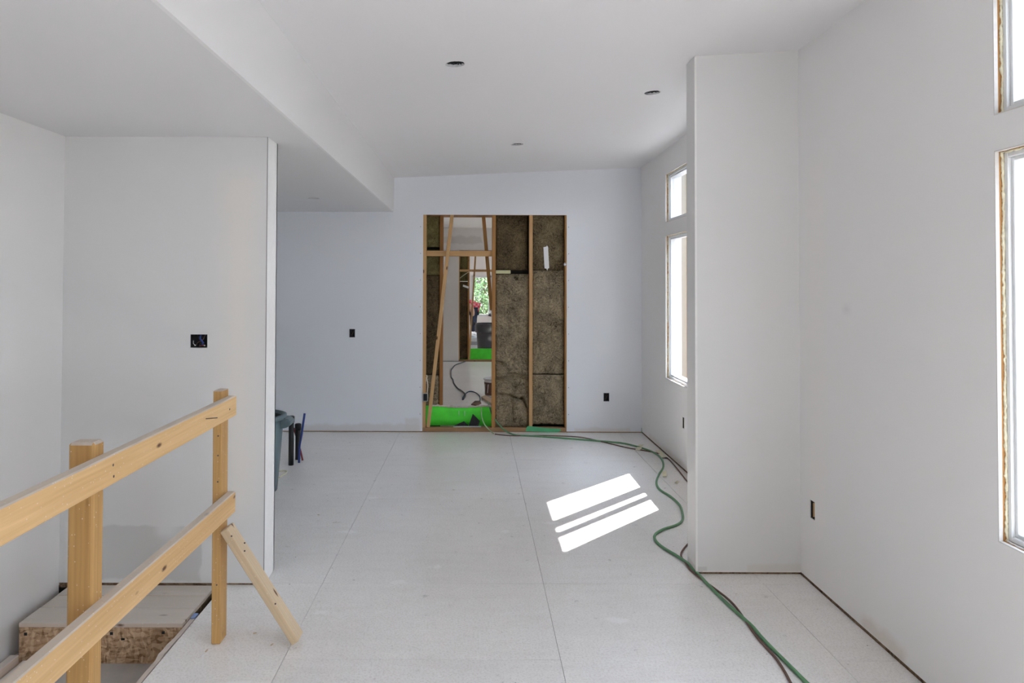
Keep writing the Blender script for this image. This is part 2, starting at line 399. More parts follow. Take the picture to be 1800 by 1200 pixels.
# wall plasterboard materials, each with its own filler marks
M_wl = drywall('primed_board_left', (.72, .715, .705), [], seed=1)
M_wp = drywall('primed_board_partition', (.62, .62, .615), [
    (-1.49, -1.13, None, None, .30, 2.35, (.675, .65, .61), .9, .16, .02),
    (-2.10, -1.50, None, None, .02, .33, (.50, .50, .49), .8, .012, .035),
    (-1.78, -1.62, None, None, .245, .40, (.62, .62, .615), .9, .05, .03),
    (-2.25, -2.17, None, None, -.02, .36, (.80, .79, .75), .6, .03, .02),
    (-1.42, -1.17, None, None, -.02, .045, (.60, .60, .59), .5, .01, .015)], seed=2)
M_wb = drywall('primed_board_back', (.715, .735, .77), [
    (-2.0, -.62, None, None, -.02, .10, (.60, .59, .58), .65, .03, .05),
    (-.80, -.60, None, None, -.02, .17, (.62, .60, .58), .6, .03, .04),
    (1.1, 1.75, None, None, -.02, .06, (.64, .61, .58), .6, .02, .03)], seed=3)
M_wr = drywall('primed_board_right', (.735, .73, .725), [
    (None, None, 3.22, 3.62, -.02, .11, (.60, .54, .48), .6, .05, .05),
    (None, None, 3.66, 3.78, 1.49, 1.57, (.55, .55, .55), .5, .05, .01),
    (None, None, 6.2, 8.0, -.02, .08, (.62, .56, .5), .5, .05, .05),
    (None, None, 3.9, 4.2, .3, 2.4, (.75, .73, .70), .4, .1, .02)], seed=4)
M_wc = drywall('primed_board_column', (.67, .67, .665), [
    (1.26, 1.33, None, None, -.02, .045, (.56, .56, .55), .8, .006, .01),
    (1.55, 1.90, None, None, -.02, .065, (.62, .59, .55), .6, .012, .02),
    (1.30, 1.90, None, None, -.02, .02, (.78, .77, .74), .8, .006, .01)], seed=5)
M_ce = drywall('primed_board_ceiling', (.69, .685, .69), [], seed=6)
M_cl = drywall('primed_board_low_ceiling', (.66, .66, .665), [], seed=8)
M_bm = drywall('primed_board_beam', (.72, .72, .715), [], seed=9)
M_r2 = drywall('primed_board_far_room', (.76, .74, .72), [
    (-.75, .15, 15.7, 16.1, 2.50, 2.70, (.58, .55, .52), .6, .04, .08),
    (-.75, .5, 15.7, 16.1, 2.30, 2.42, (.58, .55, .52), .5, .04, .08)], seed=10)

# ------------------------------------------------------------------ room dimensions
XR, XL, XB, XP, YB, YF = 1.865, -2.28, -.921, -1.156, 8.31, -4.2
XK = -4.3
ZL = 2.465
def zc(x, y=8.31): return 2.85 + (x - XB) * (.0449 + .0034 * (8.31 - y))
STX = -1.375
DW = .0127

# floor: substrate, sheets as pieces
floor = box('floor', XK, XR + .18, 4.09, 24, -.30, -.018, M_dark); tag(floor, kind='structure')
box('floor_deck', STX, XR + .18, YF, 4.09, -.30, -.018, M_dark, floor)
regions = [(STX, XR, YF, 4.12), (-2.06 - 1.22 * 2, XR, 4.12, YB + .06), (-2.06, XR, 8.74, 15.9)]
for ci in range(-3, 4):
    xa = .38 + ci * 1.22; off = 3.29 if ci % 2 else 4.57
    for k in range(-5, 8):
        ya = off + k * 2.44
        for (rx0, rx1, ry0, ry1) in regions:
            a, b_, c_, d_ = max(xa, rx0, XK), min(xa + 1.22, rx1), max(ya, ry0), min(ya + 2.44, ry1)
            if b_ - a < .03 or d_ - c_ < .05: continue
            g = .0010
            dz = random.uniform(-.0006, 0)
            box('floor_sheet', a + g, b_ - g, c_ + g, d_ - g, -.017, dz, M_floor, floor)
f3 = box('floor_far_room', XK, XR, 16.2, 24, -.018, 0, M_floor); tag(f3, kind='structure')

# ceilings
HI = XR + .18
def hole_on_ceiling(px, py, low=False):
    d = ray(px, py)
    if low: return CP + d * ((ZL - CAMZ) / d.z)
    t = 4.0
    for _ in range(20): t = (zc(d.x * t, d.y * t) - CAMZ) / d.z
    return CP + d * t
H1, H2, H3 = (hole_on_ceiling(*p) for p in ((800, 113), (1146.5, 163), (909, 254)))
H4 = hole_on_ceiling(551, 348.5, True)
ce = panel('ceiling', lambda u, v, w_: (u, v, zc(u, v) + w_ * .016), (XB - .016, HI), (YF, YB), [('c', h.x, h.y, .055) for h in (H1, H2, H3)], .016, M_ce); tag(ce, kind='structure')
cl = panel('ceiling_low', lambda u, v, w_: (u, v, ZL + w_ * .016), (XK, XB - .016), (YF, YB), [('c', H4.x, H4.y, .055)], .016, M_cl); tag(cl, kind='structure')
bmw = box('trim_1', XB - .016, XB, YF, YB, ZL, 2.85, M_bm); tag(bmw, 'long white boxed bulkhead face dropping from the high ceiling', kind='structure')
roof = box('roof', XK - .3, 2.56, YF - .2, 24.2, 3.12, 3.24, M_ext); tag(roof, kind='structure')  # unseen roof slab, added to block light; its eave shades the upper windows

# walls -----------------------------------------------------------
def wallx(name, x, y0, y1, z0, ztop, holes, m, out=1, th=DW, parent=None):
    return panel(name, lambda u, v, w_: (x + out * w_ * th, u, v), (y0, y1), (z0, ztop), holes, th, m, parent)
def wally(name, y, x0, x1, z0, top, holes, m, th=DW, parent=None, out=1):
    def fn(u, v, w_):
        z = v
        if callable(top) and v > 2.8: z = top(u)
        return (u, y + out * w_ * th, z)
    return panel(name, fn, (x0, x1), (z0, 3.0 if callable(top) else top), holes, th, m, parent)

# windows of the right wall (y range, z range)
WINS = [(1.52, 2.65, .742, 2.135, 'tall lower'), (1.52, 2.65, 2.265, 2.74, 'short upper'),
        (6.03, 7.26, .742, 2.135, 'tall lower'), (6.03, 7.26, 2.265, 2.74, 'short upper'),
        (-.2, .93, .742, 2.135, 'behind'), (-.2, .93, 2.265, 2.74, 'behind'), (-2.4, -1.3, .742, 2.135, 'behind'),  # unseen windows behind the camera, added and sized to light the room
        (4.75, 5.8, 2.265, 2.74, 'short upper')]  # this upper window is unseen, added to brighten the back room
BX_R = [(1201, 743), (1428, 896)]
bholes = []
for px, py in BX_R:
    p = onx(px, py, XR); bholes.append((p.y - .028, p.z - .050, p.y + .028, p.z + .050))
zr = 3.10
wr = wallx('wall_right', XR, YF, YB, .014, zr, [(a, c, b, d) for a, b, c, d, _ in WINS] + bholes, M_wr); tag(wr, kind='structure')
wallx('outer_sheathing', XR + DW + .001, YF, YB + .3, -.02, 3.12, [(a - .004, c - .004, b + .004, d + .004) for a, b, c, d, _ in WINS] , M_studp, th=.14, parent=wr)
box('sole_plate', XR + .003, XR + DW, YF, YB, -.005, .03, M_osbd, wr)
# back wall: opening
OX0, OX1, OZ = at(743, 600, YB).x, at(996, 600, YB).x, at(870, 377.5, YB).z
pb1, pb2 = at(619, 585.5, YB), at(1066, 698, YB)
def bh(p, hw=.0315, hh=.047): return (p.x - hw, p.z - hh, p.x + hw, p.z + hh)
wb = wally('wall_back', YB, XB - .016, XR, .010, zc, [(OX0, .010, OX1, OZ), bh(pb2)], M_wb)
tag(wb, kind='structure')
wally('low_wall_section', YB, XK, XB - .016, .010, ZL + .0, [bh(pb1)], M_wb, parent=wb)
box('sole_plate', XK, OX0, YB + .006, YB + DW + .085, -.004, .035, M_plate, wb)
box('sole_plate', OX1, XR, YB + .006, YB + DW + .085, -.004, .035, M_plate, wb)
# framing cavity back of the party wall, closed except for the opening
def party(yn, name, m, mb):
    o = wally(name, yn, XK, XR, 0, 3.1, [(OX0 + .08, 0, OX1 + .08, OZ + .03)], m, out=1)
    tag(o, kind='structure'); return o
party(8.72, 'wall_party_far_side', M_r2, M_r2)
# fill above / beside opening so no light leaks in the cavity
cav = box('wall_party_core', XK, OX0 - .04, YB + .12, 8.70, 0, 3.12, M_dark); tag(cav, kind='structure')
box('core_block', OX1 + .04, XR, YB + .12, 8.70, 0, 3.12, M_dark, cav)
box('core_block', OX0 - .04, OX1 + .04, YB + .14, 8.70, OZ + .02, 3.12, M_dark, cav)
# left walls
wl = wallx('wall_left', XL, YF, 4.09, -.194, ZL, [], M_wl, out=-1); tag(wl, kind='structure')
box('outer_wall_block', XL - .2, XL - DW, YF, 4.09, -1.0, 3.12, M_ext, wl)
psw = at(349.5, 599, 4.09)
YP, YP2 = 4.09, 4.294
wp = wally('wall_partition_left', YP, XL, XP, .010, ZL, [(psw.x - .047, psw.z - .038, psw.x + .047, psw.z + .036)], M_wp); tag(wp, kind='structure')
box('partition_end', XP - DW, XP, YP + DW + .0005, YP2, .004, ZL, M_edge, wp)
box('partition_rear', XL, XP, YP2 - DW, YP2, .004, ZL, M_wp, wp)
box('corner_bead', XP - .0025, XP + .0005, YP - .001, YP + .001, .008, ZL, plain('bead_painted_shadow', (.22, .21, .20), .8, .1), wp)  # grey strip paints the thin shadow line down this corner
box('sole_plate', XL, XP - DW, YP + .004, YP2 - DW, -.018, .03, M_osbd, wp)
wk = box('wall_left_far', XK - .1, XK, YP2, YB, 0, ZL, M_wl); tag(wk, kind='structure')
wk2 = box('wall_left_rear', XK, XL, YP + DW, YP2, 0, ZL, M_wl); tag(wk2, kind='structure')
# right column (stub of partition)
XC = at(1222, 700, 4.27).x; YC = 4.262
wc = empty('wall_partition_right', (XC, YC, 0), kind='structure')
panel('partition_face', lambda u, v, w_: (u, YC + w_ * DW, v if v < 2.8 else zc(u, YC)), (XC, XR), (.012, 3.0), [], DW, M_wc, wc)
panel('partition_end', lambda u, v, w_: (XC + w_ * DW, u, v if v < 2.8 else zc(XC, YC)), (YC + DW, YC + .155), (.004, 3.0), [], DW, M_wc, wc)
panel('partition_rear', lambda u, v, w_: (u, YC + .155 + w_ * DW, v if v < 2.8 else zc(u, YC)), (XC, XR), (.004, 3.0), [], DW, M_wc, wc)
box('corner_bead', XC - .0015, XC + .010, YC - .0015, YC + .002, .010, 2.97, M_edge, wc)
box('sole_plate', XC + .01, XR, YC + .006, YC + .155, -.004, .03, M_osbd, wc)
# wall behind the camera with a wide patio opening, house continues behind
wf = wally('wall_front', YF, XL, XR + .1, 0, 3.1, [], M_wl, out=-1, th=.15); tag(wf, kind='structure')
# stairwell and lower landing
lo = box('floor_landing', XL, STX, .2, YP + .2, -.28, -.194, M_conc); tag(lo, kind='structure')
ws = box('wall_stairwell', STX, STX + .1, YF, YP, -.30, -.020, M_dark); tag(ws, kind='structure')
lo2 = box('floor_lower', XL - .2, STX + .1, YF, .2, -1.4, -1.3, M_conc); tag(lo2, kind='structure')
# far rooms
Y2, Y3, Y4 = 15.9, 16.2, 22.5
w2r = wallx('wall_right_second_room', XR, 8.74, Y2, 0, 3.12, [(10.0, .9, 10.8, 1.8), (13.2, .9, 14.0, 1.8)], M_r2, th=.1); tag(w2r, kind='structure')
w2l = box('wall_left_second_room', XK - .1, XK, 8.74, Y2, 0, 3.12, M_r2); tag(w2l, kind='structure')
c2 = box('ceiling_second_room', XK, XR, 8.74, Y2, 2.87, 2.89, M_r2); tag(c2, kind='structure')
QX0, QX1 = at(806.5, 550, Y2).x, at(806.5, 550, Y2).x + 1.6
wy2 = wally('wall_back_second_room', Y2, XK, XR, .01, 2.87, [(QX0, .01, QX1, 2.385)], M_r2); tag(wy2, kind='structure')
wally('rear_sheet', Y3, XK, XR, 0, 3.1, [(QX0, .0, QX1, 2.385)], M_r2, parent=wy2)
w3r = wallx('wall_right_third_room', XR, Y3, Y4, 0, 3.12, [(17.8, .7, 19.2, 2.1)], M_r2, th=.1); tag(w3r, kind='structure')
w3l = box('wall_left_third_room', XK - .1, XK, Y3, Y4, 0, 3.12, M_r2); tag(w3l, kind='structure')
c3 = box('ceiling_third_room', XK, XR, Y3, Y4, 2.87, 2.89, M_r2); tag(c3, kind='structure')
GX0, GX1, GZ0, GZ1 = at(829, 520, Y4).x, at(864, 520, Y4).x, at(840, 556, Y4).z, at(840, 484, Y4).z
w4 = wally('wall_back_third_room', Y4, XK, XR, 0, 2.87, [(GX0, GZ0, GX1, GZ1)], M_r2, th=.15); tag(w4, kind='structure')

# ------------------------------------------------------------------ windows
def foam_strip(name, pts_axis, L, p_of, m, parent, seed):
    """lumpy bead: p_of(t, a, h) maps length t, cross a(0..1), height h(0..1)"""
    bm = bmesh.new(); n = max(4, int(L / .006)); rows = []
    for i in range(n + 1):
        t = i / n * L; r = []
        wd = .72 + .45 * noise.noise(Vector((t * 9, seed, 0))) + .35 * noise.noise(Vector((t * 40, seed, 3))) + .25 * noise.noise(Vector((t * 110, seed, 5)))
        wd = min(1.0, max(.12, wd)); hh = .3 + .6 * abs(noise.noise(Vector((t * 28, seed, 7)))) + .5 * abs(noise.noise(Vector((t * 120, seed, 2))))
        for a, h in ((0, 0), (.1, .7), (.5, 1), (.9, .7), (1, 0)):
            r.append(bm.verts.new(p_of(t, 1 - a * wd, h * hh)))
        rows.append(r)
    for A, B in zip(rows, rows[1:]):
        for k in range(4): bm.faces.new((A[k], A[k + 1], B[k + 1], B[k]))
        bm.faces.new((A[4], A[0], B[0], B[4]))
    bm.faces.new(rows[0]); bm.faces.new(rows[-1][::-1])
    return from_bm(name, bm, m, parent, True)
def ring(name, y0, y1, z0, z1, wd, x0, x1, m, parent, bev=.003):
    bm = bmesh.new()
    add_box(bm, x0, x1, y0, y0 + wd, z0, z1, bev); add_box(bm, x0, x1, y1 - wd, y1, z0, z1, bev)
    add_box(bm, x0, x1, y0 + wd, y1 - wd, z0, z0 + wd, bev); add_box(bm, x0, x1, y0 + wd, y1 - wd, z1 - wd, z1, bev)
    return from_bm(name, bm, m, parent)
wi = 0
for (y0, y1, z0, z1, how) in WINS:
    wi += 1
    W = empty('window_%d' % wi, (XR, y1, z0), kind='structure')
    if how == 'behind':
        ring('window_frame', y0, y1, z0, z1, .05, XR + .04, XR + .12, M_vinyl, W)
        box('glass_pane', XR + .075, XR + .078, y0 + .05, y1 - .05, z0 + .05, z1 - .05, M_glass, W)
        portal((XR + .16, (y0 + y1) / 2, (z0 + z1) / 2), y1 - y0, z1 - z0, (-1, 0, 0)); continue
    # white cut edge of the plasterboard
    e = .006
    bm = bmesh.new()
    for q in ((y0 - .001, y0 + .003, z0, z1), (y1 - .003, y1 + .001, z0, z1), (y0, y1, z0 - .001, z0 + .003), (y0, y1, z1 - .003, z1 + .001)):
        add_box(bm, XR - .0012, XR + DW, q[0], q[1], q[2], q[3])
    from_bm('plaster_edge', bm, M_cut, W)
    jx0, jx1 = XR + DW + .001, XR + .15
    for q in ((y1 - .002, y1 + .003, z0 - .002, z1 + .002), (y0 - .003, y0 + .002, z0 - .002, z1 + .002)):
        board('jamb_board', ((jx0 + jx1) / 2, (q[0] + q[1]) / 2, q[2]), ((jx0 + jx1) / 2, (q[0] + q[1]) / 2, q[3]), jx1 - jx0, .005, (1, 0, 0), M_stud, W, .0005)
    for zz in (z0, z1):
        board('jamb_board', ((jx0 + jx1) / 2, y0, zz), ((jx0 + jx1) / 2, y1, zz), jx1 - jx0, .005, (1, 0, 0), M_stud, W, .0005)
    fx = XR + .028
    foam_strip('foam_bead', None, z1 - z0, lambda t, a, h: (jx0 + .002 + a * (fx - jx0), y1 - .003 - h * .014, z0 + t), M_foam, W, wi * 3.1)
    foam_strip('foam_bead', None, z1 - z0, lambda t, a, h: (jx0 + .002 + a * (fx - jx0), y0 + .003 + h * .014, z0 + t), M_foam, W, wi * 5.7)
    foam_strip('foam_bead', None, y1 - y0, lambda t, a, h: (jx0 + .002 + a * (fx - jx0), y0 + t, z1 - .003 - h * .010), M_foam, W, wi * 7.3)
    foam_strip('foam_bead', None, y1 - y0, lambda t, a, h: (jx0 + .002 + a * (fx - jx0), y0 + t, z0 + .003 + h * .010), M_edge, W, wi * 9.9)
    ring('window_frame', y0 + .007, y1 - .007, z0 + .007, z1 - .007, .018, fx, XR + .15, M_vinyl, W, .002)
    ring('sash', y0 + .025, y1 - .025, z0 + .025, z1 - .025, .014, fx + .012, fx + .06, M_vinyl, W, .002)
    box('glass_pane', fx + .022, fx + .025, y0 + .037, y1 - .037, z0 + .037, z1 - .037, M_glass, W)
    if how == 'tall lower':
        for nm, a, b, xa_ in (('meeting_stile', 6.565, 6.705, .026), ('mullion', 6.375, 6.46, .028)) if y0 > 5 else ():
            box(nm, fx + xa_, fx + xa_ + .03, a, b, z0 + .038, z1 - .038, M_vinyl, W, .003)
    portal((XR + .17, (y0 + y1) / 2, (z0 + z1) / 2), y1 - y0, z1 - z0, (-1, 0, 0))
for (a, b, c, d) in ((10.0, 10.8, .9, 1.8), (13.2, 14.0, .9, 1.8), (17.8, 19.2, .7, 2.1)):  # unseen side windows, added to light the two far rooms
    wi += 1; W = empty('window_%d' % wi, (XR, b, c), kind='structure')
    ring('window_frame', a, b, c, d, .06, XR + .03, XR + .09, M_vinyl, W)
    box('glass_pane', XR + .06, XR + .064, a + .05, b - .05, c + .05, d - .05, M_glass, W)
    portal((XR + .15, (a + b) / 2, (c + d) / 2), b - a, d - c, (-1, 0, 0))
wi += 1; W = empty('window_%d' % wi, (GX0, Y4, GZ0), kind='structure')
bm = bmesh.new()
for q in ((GX0, GX0 + .05, GZ0, GZ1), (GX1 - .09, GX1, GZ0, GZ1), (GX0, GX1, GZ0, GZ0 + .07), (GX0, GX1, GZ1 - .07, GZ1)):
    add_box(bm, q[0], q[1], Y4 + .02, Y4 + .09, q[2], q[3], .003)
from_bm('window_frame', bm, M_vinyl, W)
zmu = at(845, 508, Y4).z
box('glazing_bar', GX0 + .04, GX1 - .08, Y4 + .04, Y4 + .06, zmu - .008, zmu + .008, M_vinyl, W)
box('glass_pane', GX0 + .04, GX1 - .08, Y4 + .05, Y4 + .054, GZ0 + .06, GZ1 - .06, M_glass, W)
p = at(841.5, 495, Y4 + .035); box('paper_sticker', p.x - .06, p.x + .06, Y4 + .034, Y4 + .036, p.z - .04, p.z + .04, M_tape, W)
tube('dangling_cord', [at(x, y, Y4 + .03) for x, y in ((844, 498), (847, 506), (846, 512), (841, 520), (838, 524), (843, 530), (850, 538), (849, 546))], .009, M_tape, W, n=6, sub=4)

# ------------------------------------------------------------------ outdoors
gr = box('ground', -40, 40, -30, 70, -.62, -.6, M_ground); tag(gr, kind='structure')
nb = empty('neighbour_building', (5.2, 3, -.6), 'low grey clad outbuilding seen through the near right window', 'building')
box('wall', 5.2, 5.6, -2, 12, -.6, 2.7, M_nb, nb)
for k in range(14): box('siding_board', 5.17, 5.2, -2, 12, -.6 + k * .235, -.6 + k * .235 + .225, M_nb, nb, .004)
box('roof', 5.0, 6.2, -2.2, 12.2, 2.70, 2.80, M_nb, nb)
jog = empty('exterior_wall_return', (2.03, 8.9, -.6), 'blue grey wrapped wall return outside the far right window', 'wall')
box('wrap_sheet', 2.03, 2.42, 8.9, 8.98, -.6, 3.1, M_wrap, jog)
for k in range(3): box('batten', 2.12 + k * .1, 2.14 + k * .1, 8.885, 8.9, -.6, 3.1, M_wrap, jog, .002)
box('cream_board', 2.425, 2.54, 8.9, 8.94, -.6, 3.1, M_nbc, jog)
board('corner_post', (2.57, 8.92, -.6), (2.57, 8.92, 3.1), .05, .08, (1, 0, 0), M_studp, jog)

# ------------------------------------------------------------------ guard railing
R = empty('guard_railing', (-1.2, 3.42, 0), 'temporary yellow pine guard railing beside the stair opening', 'railing')
p0 = -1.165
# far post
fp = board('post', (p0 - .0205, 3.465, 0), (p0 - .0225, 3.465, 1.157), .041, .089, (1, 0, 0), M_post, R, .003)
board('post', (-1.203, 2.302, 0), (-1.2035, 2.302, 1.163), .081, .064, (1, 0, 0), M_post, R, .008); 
def rail(z0, z1, h, yn, yf, xn, xf):
    return board('rail', (xn, yn, z0), (xf, yf, z1), .038, h, (1, 0, 0), M_pine, R, .004)
rail(1.066, 1.077, .094, .75, 3.505, -1.143, -1.146)
rail(.622, .626, .098, .75, 3.505, -1.146, -1.146)
br = board('brace', (-.813, 3.434, .020), (-1.144, 3.434, .528), .089, .038, (0, 1, 0), M_pale, R, .003)
br['label'] = 'short pale brace of newer wood leaning against the far post'
def nail(p, d, L=.006, r=.0035, m=M_steel, parent=R, name='nail'):
    p = Vector(p); d = Vector(d).normalized()
    bm = bmesh.new(); tube_bm(bm, [p, p + d * L], r, 6, 1); return from_bm(name, bm, m, parent)
XF = -1.1255
for px, py in ((199, 817), (200, 837), (404, 719)):
    q = onx(px, py, XF); nail((XF - .001, q.y, q.z), (1, 0, 0), .0016, .0045)
q = onx(362, 736, XF); tube('nail', [(XF - .01, q.y, q.z), (XF + .045, q.y + .01, q.z + .003)], .002, M_steel, R, 6, 1)
for z in (.27, .74, .86, .95): nail((p0 - .018, 3.4215, z), (0, -1, 0), .0018, .004)
for px, py in ((396, 1050), (393, 1063)): pass
for px, py in ((430, 968), (407, 942), (484, 1061), (430, 954)):
    q = at(px, py, 3.389); nail((q.x, 3.391, q.z), (0, -1, 0), .0028, .004)

# ------------------------------------------------------------------ boxed step on the landing
YS = onz(200, 1095).y
SX0, SX1 = onz(34, 1094).x, onz(322, 1094).x
S = empty('stair_step', ((SX0 + SX1) / 2, YS, -.194), 'boxed stair step of dusty boards with a strand board front', 'step')
ys = [YS - .004, onz(250, 1068).y, onz(250, 1046).y, 4.085]
for a, b in zip(ys, ys[1:]):
    sag = random.uniform(-.001, .001)
    board('tread_board', (SX0, (a + b) / 2, -.011 + sag), (SX1 if a == ys[0] else SX1, (a + b) / 2, -.011 + sag), b - a - .004, .020, (0, 1, 0), M_tread, S, .0015)
box('riser_board', SX0 + .001, SX1 - .001, YS, YS + .018, -.194, -.0215, M_osb, S, .001)
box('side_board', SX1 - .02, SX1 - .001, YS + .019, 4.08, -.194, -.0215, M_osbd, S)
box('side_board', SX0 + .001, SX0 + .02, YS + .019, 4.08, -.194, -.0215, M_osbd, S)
for px, py in ((45, 1114), (106, 1114), (196, 1113), (287, 1111.5)):
    q = at(px, py, YS); box('square_peg', q.x - .0075, q.x + .0075, YS - .0012, YS + .002, q.z - .007, q.z + .007, M_black, S)
q = at(216, 1123, YS); box('knot_chip', q.x - .009, q.x + .009, YS - .001, YS + .002, q.z - .005, q.z + .005, M_dark, S)
# stringer at the lower left
t = board('stair_stringer', (-2.225, 1.2, -.215), (-2.225, YS - .012, -.215), .042, .045, (1, 0, 0), M_tread, None, .002)
t.location = (-2.225, 1.2, -.170); tag(t, 'dusty board lying along the left wall below the step', 'board')
t2 = board('stair_board', (-2.10, 1.2, -.184), (-2.10, YS - .012, -.184), .17, .02, (1, 0, 0), M_tread, None, .002)
tag(t2, 'flat tread board beside the stringer at the bottom left corner', 'board')
# strip along the floor edge
sb = bmesh.new(); xs0, xs1 = -1.410, -1.386; rows = []
n = 60
for i in range(n + 1):
    y = .9 + (3.72 - .9) * i / n; j = random.uniform(-.0015, .0015); lift = 0
    if 3.30 < y < 3.5: j += random.uniform(-.005, .003); lift = random.uniform(0, .010)
    rows.append([sb.verts.new((xs0 + j, y, -.012 + lift)), sb.verts.new((xs1 + j * .3, y, -.010 + lift)), sb.verts.new((xs1, y, -.055)), sb.verts.new((xs0 + j, y, -.055))])
for A, B in zip(rows, rows[1:]):
    for k in range(4): sb.faces.new((A[k], A[(k + 1) % 4], B[(k + 1) % 4], B[k]))
sb.faces.new(rows[0]); sb.faces.new(rows[-1][::-1])
E = from_bm('edge_strip', sb, plain('dusty_grey_strip', (.62, .55, .49), .8, .2, var=.18, scale=25)); tag(E, 'narrow torn wooden strip along the edge of the stair opening', 'strip')
box('blue_scrap', -1.408, -1.386, 3.70, 3.75, -.012, -.004, plain('blue_plastic_scrap', (.25, .35, .6), .5), E)
box('strip_packer', -1.408, -1.388, .9, 3.74, -.20, -.0555, M_osbd, E)

# ------------------------------------------------------------------ electrical boxes
def wire(parent, pts, r, m): return tube('wire', pts, r, m, parent, 6, 5)
def ebox(p, hw, hh, n, label, loc_word, wires=True, group=None):
    """p centre on wall face, n = direction into the wall"""
    n = Vector(n); s = n.cross(Vector((0, 0, 1))).normalized(); u = Vector((0, 0, 1)); p = Vector(p)
    e = empty('electrical_box', p, label, 'electrical box', group)
    bm = bmesh.new(); D = .055
    def P(a, b, c): return p + s * a + u * b + n * c
    f = [P(-hw, -hh, .004), P(hw, -hh, .004), P(hw, hh, .004), P(-hw, hh, .004)]; k = [P(-hw, -hh, D), P(hw, -hh, D), P(hw, hh, D), P(-hw, hh, D)]
    t_ = .003
    f2 = [P(-hw + t_, -hh + t_, .004), P(hw - t_, -hh + t_, .004), P(hw - t_, hh - t_, .004), P(-hw + t_, hh - t_, .004)]; k2 = [P(-hw + t_, -hh + t_, D - t_), P(hw - t_, -hh + t_, D - t_), P(hw - t_, hh - t_, D - t_), P(-hw + t_, hh - t_, D - t_)]
    vf, vk, vf2, vk2 = ([bm.verts.new(q) for q in L] for L in (f, k, f2, k2))
    for i in range(4):
        j = (i + 1) % 4
        bm.faces.new((vf[i], vf[j], vf2[j], vf2[i])); bm.faces.new((vf[i], vf[j], vk[j], vk[i])); bm.faces.new((vf2[i], vf2[j], vk2[j], vk2[i]))
    bm.faces.new(vk); bm.faces.new(vk2)
    from_bm('box_shell', bm, M_black, e)
    for sg in (-1, 1):
        bm = bmesh.new(); c = P(0, sg * (hh - .006), .006); tube_bm(bm, [c - n * .003, c + n * .012], .004, 8, 1); from_bm('screw_lug', bm, M_black, e)
    if wires:
        wire(e, [P(-hw * .5, hh * .8, D - .008), P(-hw * .2, hh * .3, .025), P(hw * .1, -hh * .2, .02), P(-hw * .15, -hh * .75, .03)], .0026, M_steel)
        wire(e, [P(hw * .4, hh * .8, D - .008), P(hw * .3, hh * .1, .02), P(-hw * .3, -hh * .3, .02), P(-hw * .5, -hh * .7, .03)], .0022, M_brown)
    return e, P
e, P = ebox(psw, .046, .036, (0, 1, 0), 'wide black switch box full of wires on the left partition', '')
wire(e, [P(.004, .032, .02), P(.003, .012, .012), P(.012, .0, .010), P(.02, -.012, .012), P(.012, -.02, .02)], .0048, M_blue)
wire(e, [P(.0, -.026, .014), P(.012, -.026, .008), P(.026, -.024, .012)], .0026, M_red)
wire(e, [P(-.036, .0, .016), P(-.033, -.016, .010), P(-.022, -.026, .016)], .0014, M_tape)
for a in ((-.023, -.024), (.030, -.026)):
    bm = bmesh.new(); c = P(a[0], a[1], .006); add_box(bm, c.x - .003, c.x + .003, c.y - .001, c.y + .003, c.z - .003, c.z + .003); from_bm('screw_tip', bm, M_tape, e)
ebox(pb1, .031, .046, (0, 1, 0), 'small black outlet box high on the back wall left of the opening', '')
ebox(pb2, .031, .046, (0, 1, 0), 'small black outlet box low on the back wall right of the opening', '')
for (px, py), lb in zip(BX_R, ('black outlet box on the far right wall just behind the column', 'narrow outlet box low on the near right wall')):
    p = onx(px, py, XR); ebox((XR, p.y, p.z), .0275, .049, (1, 0, 0), lb, '')

# recessed light holes
for h, lb in ((H1, 'ragged black round light hole nearest, over the room centre'), (H2, 'black round light hole in the ceiling beside the right column'),
              (H3, 'small black round light hole in the high ceiling nearest the back wall'), (H4, 'black round light hole in the low ceiling on the left')):
    z = h.z
    r = .060
    e = empty('recessed_light_hole', (h.x, h.y, z + .016), lb, 'light hole')
    lathe('can', [(r, .004), (r, .10), (0, .10), (0, .096), (r - .003, .096), (r - .003, .004), (r, .004)], M_black, (h.x, h.y, z + .012), e, 24)
    bm = bmesh.new()
    for k in range(14):
        a = 6.283 * k / 14 + random.uniform(-.15, .15); q = r * random.uniform(.25, .5)
        c = Vector((h.x + math.cos(a) * (r - .004), h.y + math.sin(a) * (r - .004), z + .012)); d = c - Vector((math.cos(a), math.sin(a), -.15)) * q
        s_ = Vector((-math.sin(a), math.cos(a), 0)) * .006
        v = [bm.verts.new(c + s_), bm.verts.new(c - s_), bm.verts.new(d), bm.verts.new(c + s_ + Vector((0, 0, .003))), bm.verts.new(c - s_ + Vector((0, 0, .003))), bm.verts.new(d + Vector((0, 0, .003)))]
        for f in ((0, 1, 2), (3, 5, 4), (0, 3, 4, 1), (1, 4, 5, 2), (2, 5, 3, 0)): bm.faces.new([v[i] for i in f])
    o = from_bm('torn_edge', bm, M_greyd, e); o['kind'] = 'stuff'

